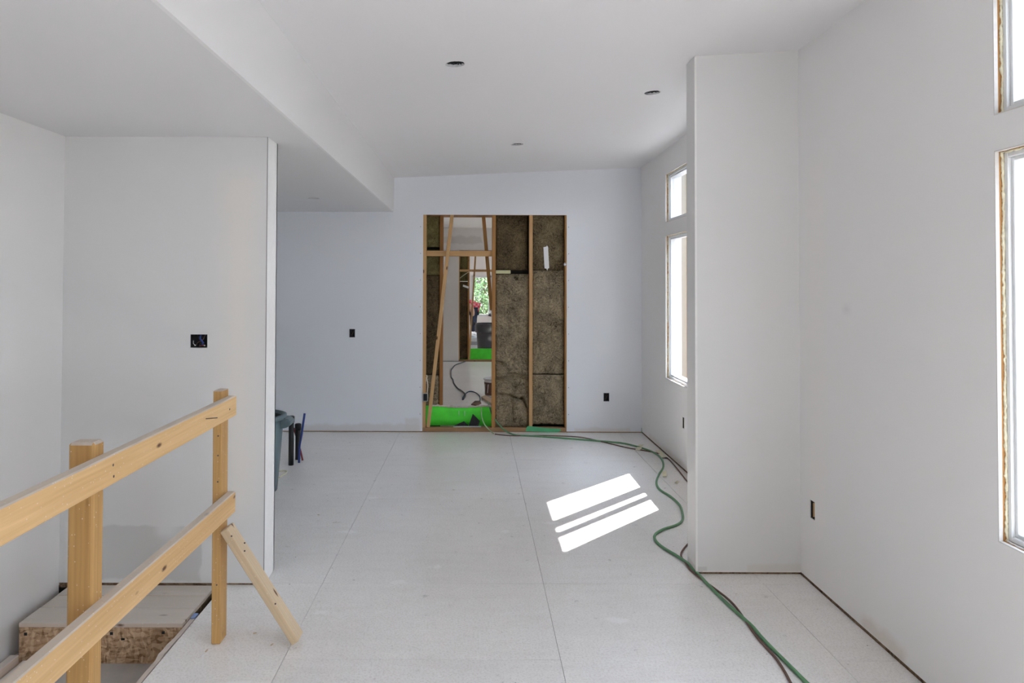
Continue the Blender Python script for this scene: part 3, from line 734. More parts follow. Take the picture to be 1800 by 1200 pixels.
# ------------------------------------------------------------------ first framed opening
F = empty('stud_framing', (OX0, YB, 0), 'exposed orange stud framing inside the back wall opening', 'framing')
YA, YBk = YB + .012, YB + .101
def X(px, Y=YB, py=600): return at(px, py, Y).x
def Z(py, Y=YB): return at(868, py, Y).z
def stud(x0, x1, ya, yb, z0, z1, m, name='stud', parent=F):
    return board(name, ((x0 + x1) / 2, (ya + yb) / 2, z0), ((x0 + x1) / 2, (ya + yb) / 2, z1), x1 - x0, yb - ya, (1, 0, 0), m, parent, .002)
zp = Z(752)
board('sole_plate', (OX0 - .02, (YA + YBk) / 2, zp / 2), (OX1 + .02, (YA + YBk) / 2, zp / 2), YBk - YA, zp - .002, (0, 1, 0), M_plate, F, .002)
stud(OX0 - .006, X(748.5), YA, YBk, zp, OZ + .1, M_studp)
stud(X(864.5), X(871), YA, YBk, zp, OZ + .1, M_stud)
stud(X(930.2), X(936.3), YA, YBk, zp, OZ + .1, M_studp)
stud(X(993.2), OX1 + .02, YA, YBk, zp, OZ + .1, M_stud)
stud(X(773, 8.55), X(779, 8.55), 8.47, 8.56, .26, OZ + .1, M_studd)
# header pieces
hz0, hz1 = Z(450), Z(440.5)
board('header', (X(748.5), YA + .062, (hz0 + hz1) / 2), (X(865), YA + .062, (hz0 + hz1) / 2), .038, hz1 - hz0, (0, 1, 0), M_studp, F, .002)
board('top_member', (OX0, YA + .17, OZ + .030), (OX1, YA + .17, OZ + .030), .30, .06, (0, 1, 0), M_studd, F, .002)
# leaning sticks
a, b = at(752.5, 752.5, YA + .012), at(796, 374, YA + .012); board('leaning_stick', (a.x, YA + .012, zp + .004), (b.x, YA + .012, b.z + .05), .040, .024, (1, 0, 0), M_studp, F, .002)
a, b = at(864, 545, 8.48), at(849, 370, 8.48); board('leaning_stick', a, b, .040, .03, (1, 0, 0), M_stud, F, .002)

def batt(name, x0, x1, z0, z1, y, m, label, amp=.012, seed=0, cracks=(), thick=.05, group='mineral wool batts in the back wall opening'):
    nx = max(6, int((x1 - x0) / .011)); nz = max(6, int((z1 - z0) / .013)); bm = bmesh.new(); G = []
    for j in range(nz + 1):
        r = []
        for i in range(nx + 1):
            u, v = i / nx, j / nz; x, z = x0 + (x1 - x0) * u, z0 + (z1 - z0) * v
            q = Vector((x * 5 + seed, z * 5, seed)); d = noise.noise(q) * amp * 1.5 + noise.noise(q * 3.3) * amp * 1.1 + noise.noise(q * 9) * amp * .8 + max(0, noise.noise(q * 2.1 + Vector((9, 9, 9))) - .42) * amp * 9
            e_ = min(u, 1 - u) * (x1 - x0); e2 = min(v, 1 - v) * (z1 - z0); ed = min(e_, e2)
            d -= .014 * max(0, 1 - ed / .022)
            for (ax, az, bx, bz, wd, dp) in cracks:
                A, B, Pt = Vector((ax, az)), Vector((bx, bz)), Vector((x + .015 * noise.noise(q * 2.2), z + .015 * noise.noise(q * 2.7)))
                t = max(0, min(1, (Pt - A).dot(B - A) / (B - A).length_squared)); dd = (Pt - A - (B - A) * t).length
                if dd < wd: d -= dp * (1 - dd / wd)
            jx = (noise.noise(Vector((z * 14, seed, 1))) * .006) * (1 if 0 < i < nx else 0)
            r.append(bm.verts.new((x + jx, y - d, z)))
        G.append(r)
    for j in range(nz):
        for i in range(nx): bm.faces.new((G[j][i], G[j][i + 1], G[j + 1][i + 1], G[j + 1][i]))
    back = [bm.verts.new((xx, y + thick, zz)) for xx, zz in ((x0, z0), (x1, z0), (x1, z1), (x0, z1))]
    bm.faces.new(back)
    bm.faces.new([G[0][i] for i in range(nx + 1)] + [back[1], back[0]]); bm.faces.new([G[nz][i] for i in range(nx, -1, -1)] + [back[3], back[2]])
    bm.faces.new([G[j][0] for j in range(nz, -1, -1)] + [back[0], back[3]]); bm.faces.new([G[j][nx] for j in range(nz + 1)] + [back[2], back[1]])
    o = from_bm(name, bm, m, None, True); return tag(o, label, 'insulation', group)
xa, xb, xc, xd = X(871) + .002, X(930.2) - .002, X(936.3) + .002, X(993.2) - .002
yi = YA + .058
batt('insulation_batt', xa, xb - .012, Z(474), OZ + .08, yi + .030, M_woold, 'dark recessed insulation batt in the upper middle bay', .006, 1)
batt('insulation_batt', xa, xb, zp + .002, Z(481), yi - .008, M_wool, 'torn lumpy insulation batt filling the lower middle bay', .016, 2, [
    (X(896), Z(660), X(931), Z(664), .030, .09), (X(878), Z(694), X(918), Z(702), .026, .06), (X(918), Z(702), X(929), Z(722), .026, .06),
    (X(874), Z(638), X(883), Z(640), .032, .08), (X(866), Z(668), X(900), Z(664), .026, .06), (X(905), Z(488), X(908), Z(490), .022, .07), (X(899), Z(702), X(903), Z(745), .022, .03), (X(917), Z(515), X(918), Z(516), .012, .03)])
batt('insulation_batt', xc, xd, Z(474), OZ + .08, yi + .010, M_woolm, 'flat insulation batt at the top of the right bay under white tape', .005, 3)
batt('insulation_batt', xc, xd, Z(658), Z(474.5), yi + .002, M_wool, 'rough insulation batt in the middle of the right bay', .012, 4, [
    (X(960), Z(482), X(966), Z(484), .014, .03), (X(966), Z(598), X(972), Z(604), .02, .02), (X(985), Z(500), X(990), Z(530), .014, .02)])
batt('insulation_batt', xc, xd, zp + .03, Z(659.5), yi - .004, M_wool, 'bulging insulation batt at the foot of the right bay', .016, 5, [(X(985), Z(740), X(991), Z(745), .02, .03)])
xl0, xl1 = X(748.5, 8.5), X(773, 8.5)
zz_ = lambda py: at(760, py, 8.5).z
batt('insulation_batt', xl0 - .06, xl1, zz_(434), OZ + .12, 8.49, M_woolg, 'olive insulation batt at the top of the left bay', .006, 6)
batt('insulation_batt', xl0 - .06, xl1, zz_(483.5), zz_(439), 8.50, M_woolg, 'short olive insulation batt just under the header in the left bay', .006, 7)
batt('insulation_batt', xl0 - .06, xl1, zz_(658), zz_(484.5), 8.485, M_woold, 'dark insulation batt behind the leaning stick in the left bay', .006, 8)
batt('insulation_batt', xl0 - .06, xl1 - .005, .25, zz_(659), 8.475, M_wool, 'grey brown insulation batt at the foot of the left bay', .008, 9)
bk = box('backing_sheet', xa - .03, OX1 + .04, YBk + .035, YBk + .05, 0, OZ + .1, M_dark, F)
box('backing_sheet', OX0 - .1, xl1 + .005, 8.57, 8.59, 0, OZ + .1, M_dark, F)
# cream block in the gap
bl = box('spacer_block', xa + .001, X(897.5), YA + .02, YA + .07, Z(480.6), Z(474.6), plain('cream_green_block', (.56, .55, .33), .8, .1), F, .003)
bl['label'] = 'pale cream green block in the gap'
# tape strip on right bay
def sheet(name, pts, y, th, m, parent=None):
    bm = bmesh.new(); A = [bm.verts.new((p[0], y - th, p[1])) for p in pts]; B = [bm.verts.new((p[0], y, p[1])) for p in pts]
    bm.faces.new(A); bm.faces.new(B[::-1])
    for i in range(len(pts)): j = (i + 1) % len(pts); bm.faces.new((A[i], A[j], B[j], B[i]))
    return from_bm(name, bm, m, parent)
yt = YA + .045
tp = sheet('tape_strip', [(X(px, yt), at(px, py, yt).z) for px, py in ((955, 434.5), (960.5, 433), (961, 431), (963.2, 434), (965.2, 471), (963, 472), (962, 476), (960.3, 472), (957, 471.5), (956, 455))], yt, .002, M_tape)
tag(tp, 'white strip of tape stuck on the brown insulation', 'tape')
kn = lathe('foam_knob', [(0, -.02), (.012, -.014), (.016, 0), (.012, .014), (0, .02)], M_tape, (X(993), YA - .005, Z(464)), F, 10)
# green membrane upstand
ym = 8.445; bm = bmesh.new(); rows = []
mx0, mx1 = X(742, ym), X(866, ym) + .01; n = 28
for i in range(n + 1):
    u = i / n; x = mx0 + (mx1 - mx0) * u; yy = ym + .02 * math.sin(u * 3.1) - (.05 * max(0, (u - .84) / .16)) + .003 * noise.noise(Vector((u * 20, 0, 0)))
    zt = at(800, 713, ym).z - .018 * math.sin(max(0, min(1, (u - .2) / .7)) * math.pi) + .003 * noise.noise(Vector((u * 30, 4, 0)))
    rows.append([bm.verts.new((x, yy, z)) for z in (.045, .12, .2, zt)] + [bm.verts.new((x, yy + .012, z)) for z in (zt, .045)])
for A, B in zip(rows, rows[1:]):
    for k in range(6): bm.faces.new((A[k], A[(k + 1) % 6], B[(k + 1) % 6], B[k]))
bm.faces.new(rows[0]); bm.faces.new(rows[-1][::-1])
G = from_bm('green_membrane', bm, M_mem, None, True); tag(G, 'bright green waterproof membrane upstand across the doorway foot', 'membrane')
bm = bmesh.new(); prev = None
for i in range(n + 1):
    u = .13 + .87 * i / n; x = mx0 + (mx1 - mx0) * u; yy = ym + .02 * math.sin(u * 3.1) - .05 * max(0, (u - .84) / .16)
    zt = at(800, 713, ym).z - .018 * math.sin(max(0, min(1, (u - .2) / .7)) * math.pi)
    j = .012 * noise.noise(Vector((u * 25, 9, 0)))
    c = [bm.verts.new(v) for v in ((x, yy - .003, zt - .008 + j * .5), (x, yy - .003, zt + .010 + j), (x, yy + .03, zt + .008 + j), (x, yy + .03, zt - .003))]
    if prev:
        for k in range(4): bm.faces.new((prev[k], prev[(k + 1) % 4], c[(k + 1) % 4], c[k]))
    prev = c
pe = from_bm('torn_plaster_edge', bm, plain('dirty_plaster', (.62, .57, .50), .85, .1, var=.3, scale=60), G, True)
for px in (806.5, 817): 
    q0, q1 = at(px, 722, ym), at(px, 731, ym); tube('plaster_drip', [(q0.x, ym + .006, q0.z), (q1.x, ym + .008, q1.z)], .003, M_tape, G, 5, 1)
# black patches leaning on membrane
M_spk = plain('black_speckled_felt', (.025, .025, .025), .6, .3, var=.9, scale=120)
fp1 = sheet('felt_scrap', [(X(px, 8.41), at(px, py, 8.41).z) for px, py in ((797, 748.5), (816, 740), (825, 748.5), (799, 749.3))], 8.41, .004, M_spk)
tag(fp1, 'flat black felt scrap, the left of two against the green membrane', 'felt scrap')
fp2 = sheet('felt_scrap', [(X(px, 8.40), at(px, py, 8.40).z) for px, py in ((831.5, 727), (844, 739.5), (841, 749.3), (824, 749.3), (828, 737))], 8.40, .004, M_spk)
tag(fp2, 'upright black felt scrap, the taller of two against the green membrane', 'felt scrap')
dz_ = box('plaster_dust', X(797), X(846), YB + .03, YB + .09, zp, zp + .006, plain('grey_plaster_dust', (.6, .59, .57), .9, .1), F, .002); dz_['kind'] = 'stuff'
gt = sheet('green_tape', [(X(px, YA), at(px, py, YA).z) for px, py in ((926, 751), (928, 748), (950, 751), (985, 753.5), (986, 757), (980, 759), (955, 758.5), (924, 757.5))], YA - .004, .004, M_memd)
tag(gt, 'crumpled soft green tape on the sole plate of the right bay', 'tape')
# switch box with cables on left jamb
eb = empty('junction_box', (X(748), YB + .01, at(748, 698, YB).z), 'small metal junction box with white cables on the left jamb', 'electrical box')
c = eb.location
bm = bmesh.new()
for q in ((-.027, -.022, -.045, .045), (.022, .027, -.045, .045), (-.022, .022, -.045, -.040), (-.022, .022, .040, .045)): add_box(bm, c.x + q[0] + .0, c.x + q[1], c.y - .02, c.y + .03, c.z + q[2], c.z + q[3])
from_bm('box_frame', bm, M_metalbox, eb)
box('box_back', c.x - .022, c.x + .022, c.y + .0, c.y + .03, c.z - .04, c.z + .04, M_black, eb)
Yc = YB + .02
for L in (((747.5, 691), (747.5, 675), (750.5, 662), (749, 659)), ((751, 691), (752, 676), (749.5, 664), (746, 668)), ((746.5, 704), (746, 720), (747.5, 733))):
    tube('cable', [at(x, y, Yc) for x, y in L], .006, M_cream, eb, 6, 5)

# screws round the opening
bm = bmesh.new()
for k in range(8):
    for x in (OX0 - .028, OX1 + .022): 
        z = .2 + k * .30; tube_bm(bm, [(x + random.uniform(-.004, .004), YB - .0008, z), (x, YB + .002, z)], .0042, 6, 1)
s = from_bm('drywall_screws', bm, M_dark, wb); s['kind'] = 'stuff'
# dark floor/threshold under party wall
th = box('threshold', OX0 - .1, OX1 + .1, YBk, 8.74, -.018, .002, M_conc); tag(th, kind='structure')

# ------------------------------------------------------------------ second framed opening
F2 = empty('stud_framing', (QX0, Y2, 0), 'distant stud framing with green strip in the second room wall', 'framing')
def X2(px): return at(px, 560, Y2).x
def Z2(py): return at(830, py, Y2).z
stud(X2(806.3), X2(808.2), Y2 + .01, Y2 + .10, .02, 2.5, M_studp, parent=F2)
stud(X2(822), X2(825.2), Y2 + .01, Y2 + .10, .02, 2.5, M_stud, parent=F2)
board('crossbar', (X2(807), Y2 - .0, Z2(475.5)), (X2(870), Y2 - .0, Z2(475.5)), .02, .05, (0, 1, 0), M_studp, F2, .002)
board('leaning_stick', at(824.5, 632, Y2 - .03), at(836, 445, Y2 - .03), .036, .024, (1, 0, 0), M_studp, F2, .002)
board('sole_plate', (X2(806), Y2 + .05, .02), (QX1, Y2 + .05, .02), .09, .038, (0, 1, 0), M_plate, F2, .002)
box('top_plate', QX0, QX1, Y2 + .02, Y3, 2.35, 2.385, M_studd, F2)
ba = batt('insulation_batt', X2(808), X2(822.3), Z2(494), 2.385, Y2 + .06, M_woolg, 'olive insulation batt high in the distant doorway framing', .006, 11, group='mineral wool batts in the distant opening')
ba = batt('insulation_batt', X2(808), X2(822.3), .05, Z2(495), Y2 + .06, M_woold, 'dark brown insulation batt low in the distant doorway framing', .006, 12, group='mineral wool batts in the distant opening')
g2 = box('green_membrane', X2(808), QX1, Y2 + .105, Y2 + .12, .035, Z2(613), M_mem); tag(g2, 'distant green membrane strip across the second doorway foot', 'membrane')
t3 = sheet('tape_strip', [(at(px, py, Y2).x, at(px, py, Y2).z) for px, py in ((814, 500), (824, 503.5), (823.5, 507), (813.5, 503.5))], Y2 - .002, .003, M_tape); tag(t3, 'small tilted white tape on the distant stud', 'tape')
t4 = tube('loose_wire', [at(x, y, Y2 - .03) for x, y in ((808, 489), (816, 483), (824, 478), (830, 476.5))], .006, M_cream, None, 6, 4); tag(t4, 'thin pale wire hanging across the distant olive batt', 'wire')

# ------------------------------------------------------------------ things in the second room
def floorpts(L, r, z=0.0): return [onz(x, y, z) + Vector((0, 0, r)) for x, y in L]
cb = tube('extension_cable', floorpts([(818, 636), (812, 638), (801, 642), (796, 647), (793, 652), (793, 663), (796, 668), (798, 675), (804, 683), (810, 687), (815, 691), (818, 695), (817, 699), (814, 703)], .011), .011, plain('dark_grey_cable', (.05, .055, .065), .5), None, 6, 5)
tag(cb, 'dark cable snaking across the floor of the second room', 'cable')
c2_ = tube('blue_cable', floorpts([(813, 703), (814, 699), (818, 693), (824, 689), (831, 689), (838, 692), (843, 697), (844, 703), (842, 706), (834, 708)], .008), .008, plain('navy_cable', (.02, .06, .14), .45), None, 6, 6)
tag(c2_, 'looped blue cable lying behind the green membrane', 'cable')
bp = onz(868, 697); BR = .145
bkt = empty('bucket', bp, 'white bucket with brown printed band in the second room', 'bucket')
BH = at(868, 664, bp.y - .0).z
lathe('body', [(0, 0), (BR * .86, 0), (BR, BH), (BR - .006, BH), (BR * .86 - .006, .006), (0, .006)], M_tape, bp, bkt)
lathe('printed_band', [(BR * .875 + .002, BH * .12), (BR * .975 + .002, BH * .80), (BR * .975, BH * .80), (BR * .875, BH * .12), (BR * .875 + .002, BH * .12)], M_print, bp, bkt)
lathe('rim', [(BR, BH - .02), (BR + .008, BH - .02), (BR + .008, BH), (BR, BH), (BR, BH - .02)], M_tape, bp, bkt)
for k in range(5):
    a0 = math.pi * (1.1 + k * .16)
    tube('print_stroke', [Vector(bp) + Vector((math.cos(a0) * (BR * .93 + .004), math.sin(a0) * (BR * .93 + .004), BH * .25)), Vector(bp) + Vector((math.cos(a0 + .12) * (BR * .97 + .004), math.sin(a0 + .12) * (BR * .97 + .004), BH * .7))], .005, M_tape, bkt, 5, 1)
def flat(name, px, z, th, m, label, cat):
    bm = bmesh.new(); P_ = [onz(x, y, z) for x, y in px]
    A = [bm.verts.new(p) for p in P_]; B = [bm.verts.new(p - Vector((0, 0, th))) for p in P_]
    bm.faces.new(A); bm.faces.new(B[::-1])
    for i in range(len(A)): j = (i + 1) % len(A); bm.faces.new((A[i], A[j], B[j], B[i]))
    return tag(from_bm(name, bm, m), label, cat)
cd = flat('cardboard_sheet', ((846, 697), (853, 694), (872, 704), (872, 713), (864, 709)), .03, .03, M_card, 'tan cardboard sheet leaning at the bucket', 'cardboard')
flat('paper_scrap', ((828, 710), (835, 704), (844, 704), (846, 708), (838, 712)), .012, .012, plain('brown_paper', (.24, .16, .11), .9, .1), 'crumpled brown paper scrap behind the membrane', 'paper')

# ------------------------------------------------------------------ third room
B0 = onz(855, 613); B0.y = 18.6
rz = at(850, 569, 18.6).z; lx = at(835.5, 569, 18.6).x; br_ = .30
bn = empty('black_bin', (lx + br_, 18.6, 0), 'large black bin lined with a black bag in the furthest room', 'bin')
cx = lx + br_
lathe('body', [(0, 0), (br_ * .80, 0), (br_ * .96, rz), (br_ * .93, rz), (br_ * .78, .01), (0, .01)], M_bag, (cx, 18.6, 0), bn)
bm = bmesh.new(); rows = []
for k in range(40):
    a = 6.28318 * k / 40; w_ = 1 + .03 * noise.noise(Vector((k * .9, 0, 0)))
    rows.append([bm.verts.new((cx + math.cos(a) * r_ * w_, 18.6 + math.sin(a) * r_ * w_, z)) for r_, z in ((br_ * .92, rz - .05), (br_ * .99, rz + .02), (br_ * 1.05, rz - .02), (br_ * 1.03, rz - .2 - .06 * noise.noise(Vector((k * .5, 3, 0)))), (br_ * .965, rz - .21))])
for i in range(40):
    A, B = rows[i], rows[(i + 1) % 40]
    for k in range(4): bm.faces.new((A[k], A[k + 1], B[k + 1], B[k]))
from_bm('bin_bag', bm, M_bag, bn, True)
tube('handle', [(cx - br_ * 1.0, 18.6, rz - .04), (cx - br_ * 1.14, 18.56, rz + .0), (cx - br_ * 1.1, 18.5, rz + .04), (cx - br_ * .97, 18.5, rz + .02)], .018, M_bag, bn, 8, 5)
x0_, x1_ = at(815, 600, 19.2).x, at(841, 600, 19.2).x
for k, (za, zb, m_, nm, lb) in enumerate(((0, .10, M_tape, 'white board on the floor, lowest of the stack by the bin', 0), (.10, .19, M_ext, 'grey board in the middle of the stack by the bin', 0), (.19, .28, M_vinyl, 'light board on top of the stack by the bin', 0))):
    tag(box('stacked_board', x0_, x1_ + .02 * k, 19.0, 20.6, za + .002, zb, m_, None, .005), nm, 'board', 'boards stacked beside the black bin')
bm = bmesh.new(); bmesh.ops.create_icosphere(bm, subdivisions=3, radius=1)
for v in bm.verts:
    v.co *= 1 + .35 * noise.noise(v.co * 2.3)
    v.co.x *= .20; v.co.y *= .15; v.co.z = v.co.z * .075
cz = from_bm('crumpled_sheet', bm, M_tape, None, False); cz.location = (at(829, 594, 19.3).x, 19.3, .352); tag(cz, 'crumpled white plastic sheet on the stacked boards', 'sheet')

# person bending forward, red checked shirt and dark trousers
M_skin = plain('skin', (.50, .30, .22), .6, .3)
M_shirt = mat('red_checked_shirt', .8, .1)[0]
nt = M_shirt.node_tree; b = nt.nodes['Principled BSDF']; t = N(nt, 'ShaderNodeTexCoord'); ck = N(nt, 'ShaderNodeTexChecker'); ck.inputs['Scale'].default_value = 16
ck.inputs['Color1'].default_value = (.55, .06, .09, 1); ck.inputs['Color2'].default_value = (.68, .28, .30, 1)
nt.links.new(t.outputs['Object'], ck.inputs[0]); nt.links.new(ck.outputs[0], b.inputs['Base Color'])
M_trs = plain('dark_navy_trousers', (.035, .04, .06), .8, .1); M_hair = plain('dark_hair', (.04, .025, .018), .7, .2)
def skin(name, verts, edges, m, parent, root=0, sub=2):
    me = bpy.data.meshes.new(name); me.from_pydata([v[:3] for v in verts], edges, []); o = link(name, me, m, parent)
    md = o.modifiers.new('skin', 'SKIN'); md.use_smooth_shade = True
    for i, v in enumerate(verts):
        s_ = me.skin_vertices[0].data[i]; s_.radius = (v[3], v[4] if len(v) > 4 else v[3]); s_.use_root = (i == root)
    o.modifiers.new('sub', 'SUBSURF').levels = sub; o.modifiers['sub'].render_levels = sub
    return o
hx, hy = at(833.5, 545, 19.9 + .8).x, 20.9
hx = at(832.5, 545, hy).x
Pn = empty('person', (hx, hy, 0), 'person bending forward in red checked shirt and dark trousers, furthest room', 'person')
hp = .98
V = [(hx, hy, hp, .13, .12), (hx - .18, hy, hp + .16, .125, .12), (hx - .38, hy, hp + .17, .135, .13), (hx - .50, hy, hp + .10, .07), (hx - .60, hy, hp + .02, .085), (hx - .66, hy, hp - .06, .075),
     (hx - .40, hy - .19, hp + .10, .065), (hx - .44, hy - .22, hp - .18, .048), (hx - .56, hy - .18, hp - .40, .034), (hx - .60, hy - .17, hp - .47, .036),
     (hx - .40, hy + .19, hp + .10, .065), (hx - .44, hy + .22, hp - .18, .048), (hx - .56, hy + .18, hp - .40, .034), (hx - .60, hy + .17, hp - .47, .036),
     (hx + .0, hy - .10, hp - .08, .10), (hx - .02, hy - .12, hp - .48, .068), (hx + .03, hy - .13, .09, .05), (hx - .12, hy - .13, .045, .045),
     (hx + .0, hy + .10, hp - .08, .10), (hx + .0, hy + .12, hp - .48, .068), (hx + .05, hy + .13, .09, .05), (hx - .10, hy + .13, .045, .045)]
Ed = [(0, 1), (1, 2), (2, 3), (3, 4), (4, 5), (2, 6), (6, 7), (7, 8), (8, 9), (2, 10), (10, 11), (11, 12), (12, 13), (0, 14), (14, 15), (15, 16), (16, 17), (0, 18), (18, 19), (19, 20), (20, 21)]
skin('body', V, Ed, M_skin, Pn)
g_ = .014
skin('shirt', [(V[i][0] + (.04 if i == 0 else 0), V[i][1], V[i][2] + (.05 if i == 0 else 0), V[i][3] + g_, (V[i][4] if len(V[i]) > 4 else V[i][3]) + g_) for i in (0, 1, 2, 6, 7, 10, 11)] + [(hx + .16, hy, hp + .02, .15, .15)], [(0, 1), (1, 2), (2, 3), (3, 4), (2, 5), (5, 6), (0, 7)], M_shirt, Pn)
skin('trousers', [(V[i][0] + .004, V[i][1], V[i][2] - (.16 if i == 0 else 0), V[i][3] + g_ + .006, (V[i][4] if len(V[i]) > 4 else V[i][3]) + g_ + .006) for i in (0, 14, 15, 16, 18, 19, 20)], [(0, 1), (1, 2), (2, 3), (0, 4), (4, 5), (5, 6)], M_trs, Pn)
bm = bmesh.new(); bmesh.ops.create_icosphere(bm, subdivisions=3, radius=.1)
for v in bm.verts: v.co.x *= 1.05; v.co.z *= .9
hr = from_bm('hair', bm, M_hair, Pn, True); hr.location = (-.615, 0, hp + .03)
for s_ in (-1, 1):
    bm = bmesh.new(); add_box(bm, hx - .20 + .02 * (s_ + 1), hx + .10, hy + s_ * .13 - .05, hy + s_ * .13 + .05, 0.001, .10, .03); from_bm('boot', bm, M_bag, Pn, True)
for s_ in (-1, 1):
    for k in range(5):
        a_ = Vector((hx - .60, hy + s_ * .17 + (k - 2) * .018, hp - .49)); L_ = (.05, .075, .08, .075, .06)[k]
        tube('finger', [a_, a_ + Vector((-.012, (k - 2) * .003, -L_ * .5)), a_ + Vector((-.004, (k - 2) * .004, -L_))], .0085, M_skin, Pn, 6, 3)

# tree outside the far window
T = empty('tree', (.3, 29, -.6), 'leafy green tree seen through the furthest window', 'tree')
tube('trunk', [(.3, 29, -.6), (.36, 29, .6), (.28, 29.05, 2.0), (.5, 29.1, 3.6)], .13, plain('tree_bark', (.16, .11, .07), .9, .1), T, 10, 4, lambda t: 1 - .5 * t)
m, nt, b = mat('tree_leaf', .6, .2); oi = N(nt, 'ShaderNodeNewGeometry')
nt.links.new(ramp(nt, oi.outputs['Random Per Island'], (0, (.06, .12, .045)), (.6, (.13, .22, .09)), (1, (.28, .36, .20))), b.inputs['Base Color']); M_leaf = m
vs, fs = [], []
for k in range(17000):
    while True:
        q = Vector((random.uniform(-1, 1), random.uniform(-1, 1), random.uniform(-1, 1)))
        if .35 < q.length < 1 and noise.noise(q * 3.1) > -.32: break
    c_ = Vector((.35 + q.x * 2.2, 29 + q.y * 1.6, 1.9 + q.z * 2.3)); a_ = Vector((random.gauss(0, 1), random.gauss(0, 1), random.gauss(0, 1))).normalized(); b_ = a_.orthogonal().normalized(); s_ = random.uniform(.05, .10)
    i0 = len(vs); vs += [c_ - a_ * s_, c_ + b_ * s_ * .5, c_ + a_ * s_, c_ - b_ * s_ * .5]; fs.append((i0, i0 + 1, i0 + 2, i0 + 3))
me = bpy.data.meshes.new('foliage'); me.from_pydata(vs, [], fs); o = link('foliage', me, M_leaf, T); o['kind'] = 'stuff'

# ------------------------------------------------------------------ hoses on the floor
rG = .0085
G_ = floorpts([(905, 765.5), (930, 767), (960, 769), (1000, 772), (1040, 775), (1075, 778), (1100, 781), (1130, 789), (1150, 797), (1163, 808), (1166, 822), (1158, 836), (1154, 850), (1160, 862), (1180, 875), (1195, 890), (1200, 906), (1199, 917), (1188, 925), (1166, 932), (1152, 941), (1152, 951), (1164, 963), (1190, 979), (1210, 993), (1228, 1012), (1250, 1035), (1275, 1060), (1300, 1083), (1322, 1103), (1338, 1122), (1358, 1143), (1375, 1160), (1396, 1181), (1418, 1203), (1470, 1250), (1540, 1330)], rG)
up_ = [at(858, 706, 8.62), at(861, 716, 8.42), at(866, 730, 8.36), at(876, 745, 8.29), at(889, 757, 8.26)]
hs = tube('green_hose', up_ + G_, rG, M_green, None, 10, 6); tag(hs, 'green hose snaking along the floor from the back opening', 'hose')
rB = .0055
Bp = floorpts([(870, 763.5), (885, 765.3), (905, 766.5), (950, 766), (990, 767), (1020, 769), (1050, 775), (1075, 781), (1105, 788), (1130, 792), (1155, 797), (1172, 805), (1185, 818), (1197, 833), (1209, 848), (1226, 868), (1248, 905), (1262, 935), (1255, 955), (1222, 968), (1212, 985), (1222, 1003), (1240, 1020), (1262, 1040), (1284, 1058), (1300, 1077), (1318, 1104), (1332, 1123), (1350, 1143), (1365, 1160), (1378, 1180), (1391, 1204), (1430, 1280)], rB)
for i, (px, py) in enumerate(()): pass
c_ = Bp.index(next(q for q in Bp if q.y < 4.15 and q.x > 1.2))
far = [q for q in Bp if q.y > 6.0]; near = Bp[c_:]
Bp = [Vector((min(q.x, XR - .02), q.y, q.z)) for q in far] + [Vector((x, y, rB)) for x, y in ((1.78, 5.9), (1.66, 5.3), (1.42, 4.85), (1.27, 4.58), (XC - .015, 4.42), (XC - .014, 4.27))] + near
bc = tube('brown_cord', Bp, rB, M_brown, None, 8, 6); tag(bc, 'thin brown power cord running beside the green hose', 'cord')
cc = tube('cream_cord', [at(846, 712, 8.55), at(846, 722, 8.36), at(847, 734, 8.34), at(852, 746, 8.30), at(860, 755.5, 8.265), at(868, 762, 8.2)], .006, M_hose2, None, 8, 6); tag(cc, 'pale loop of cord hanging over the green membrane', 'cord')
# masking tape bits
def strip(name, a, b, wpx, m, label, parent=None, cat='tape'):
    A, B = onz(*a), onz(*b); d = (B - A).normalized(); s_ = Vector((-d.y, d.x, 0)) * wpx / 2
    bm = bmesh.new(); n = 5; rows = []
    for i in range(n + 1):
        q = A + (B - A) * i / n; h = .008 + .012 * abs(math.sin(i * 1.7)); j = random.uniform(.85, 1.1)
        rows.append([bm.verts.new(q + s_ * j + Vector((0, 0, h))), bm.verts.new(q - s_ * j + Vector((0, 0, h * .6))), bm.verts.new(q - s_ * j + Vector((0, 0, h * .6 - .003))), bm.verts.new(q + s_ * j + Vector((0, 0, h - .003)))])
    for A_, B_ in zip(rows, rows[1:]):
        for k in range(4): bm.faces.new((A_[k], A_[(k + 1) % 4], B_[(k + 1) % 4], B_[k]))
    bm.faces.new(rows[0]); bm.faces.new(rows[-1][::-1])
    return tag(from_bm(name, bm, m, parent), label, cat)
strip('masking_tape_strip', (1127, 782), (1121, 793), .05, M_mask, 'crumpled masking tape strip over the hose nearest the back wall')
strip('masking_tape_strip', (1156, 792), (1168, 806), .05, M_mask, 'long curled masking tape strip beside the skirting on the right')
strip('masking_tape_strip', (1167, 829), (1169, 839), .035, M_mask, 'short masking tape strip stuck at the bend of the hose')
strip('masking_tape_strip', (1188, 849), (1193, 850), .03, M_mask, 'tiny masking tape scrap on the floor near the column')
q = onz(1128, 758); gs = box('green_scrap', q.x - .02, q.x + .015, YB - .006, YB - .001, .0, .055, M_memd); tag(gs, 'tiny green tape scrap standing in the back right floor corner', 'tape')
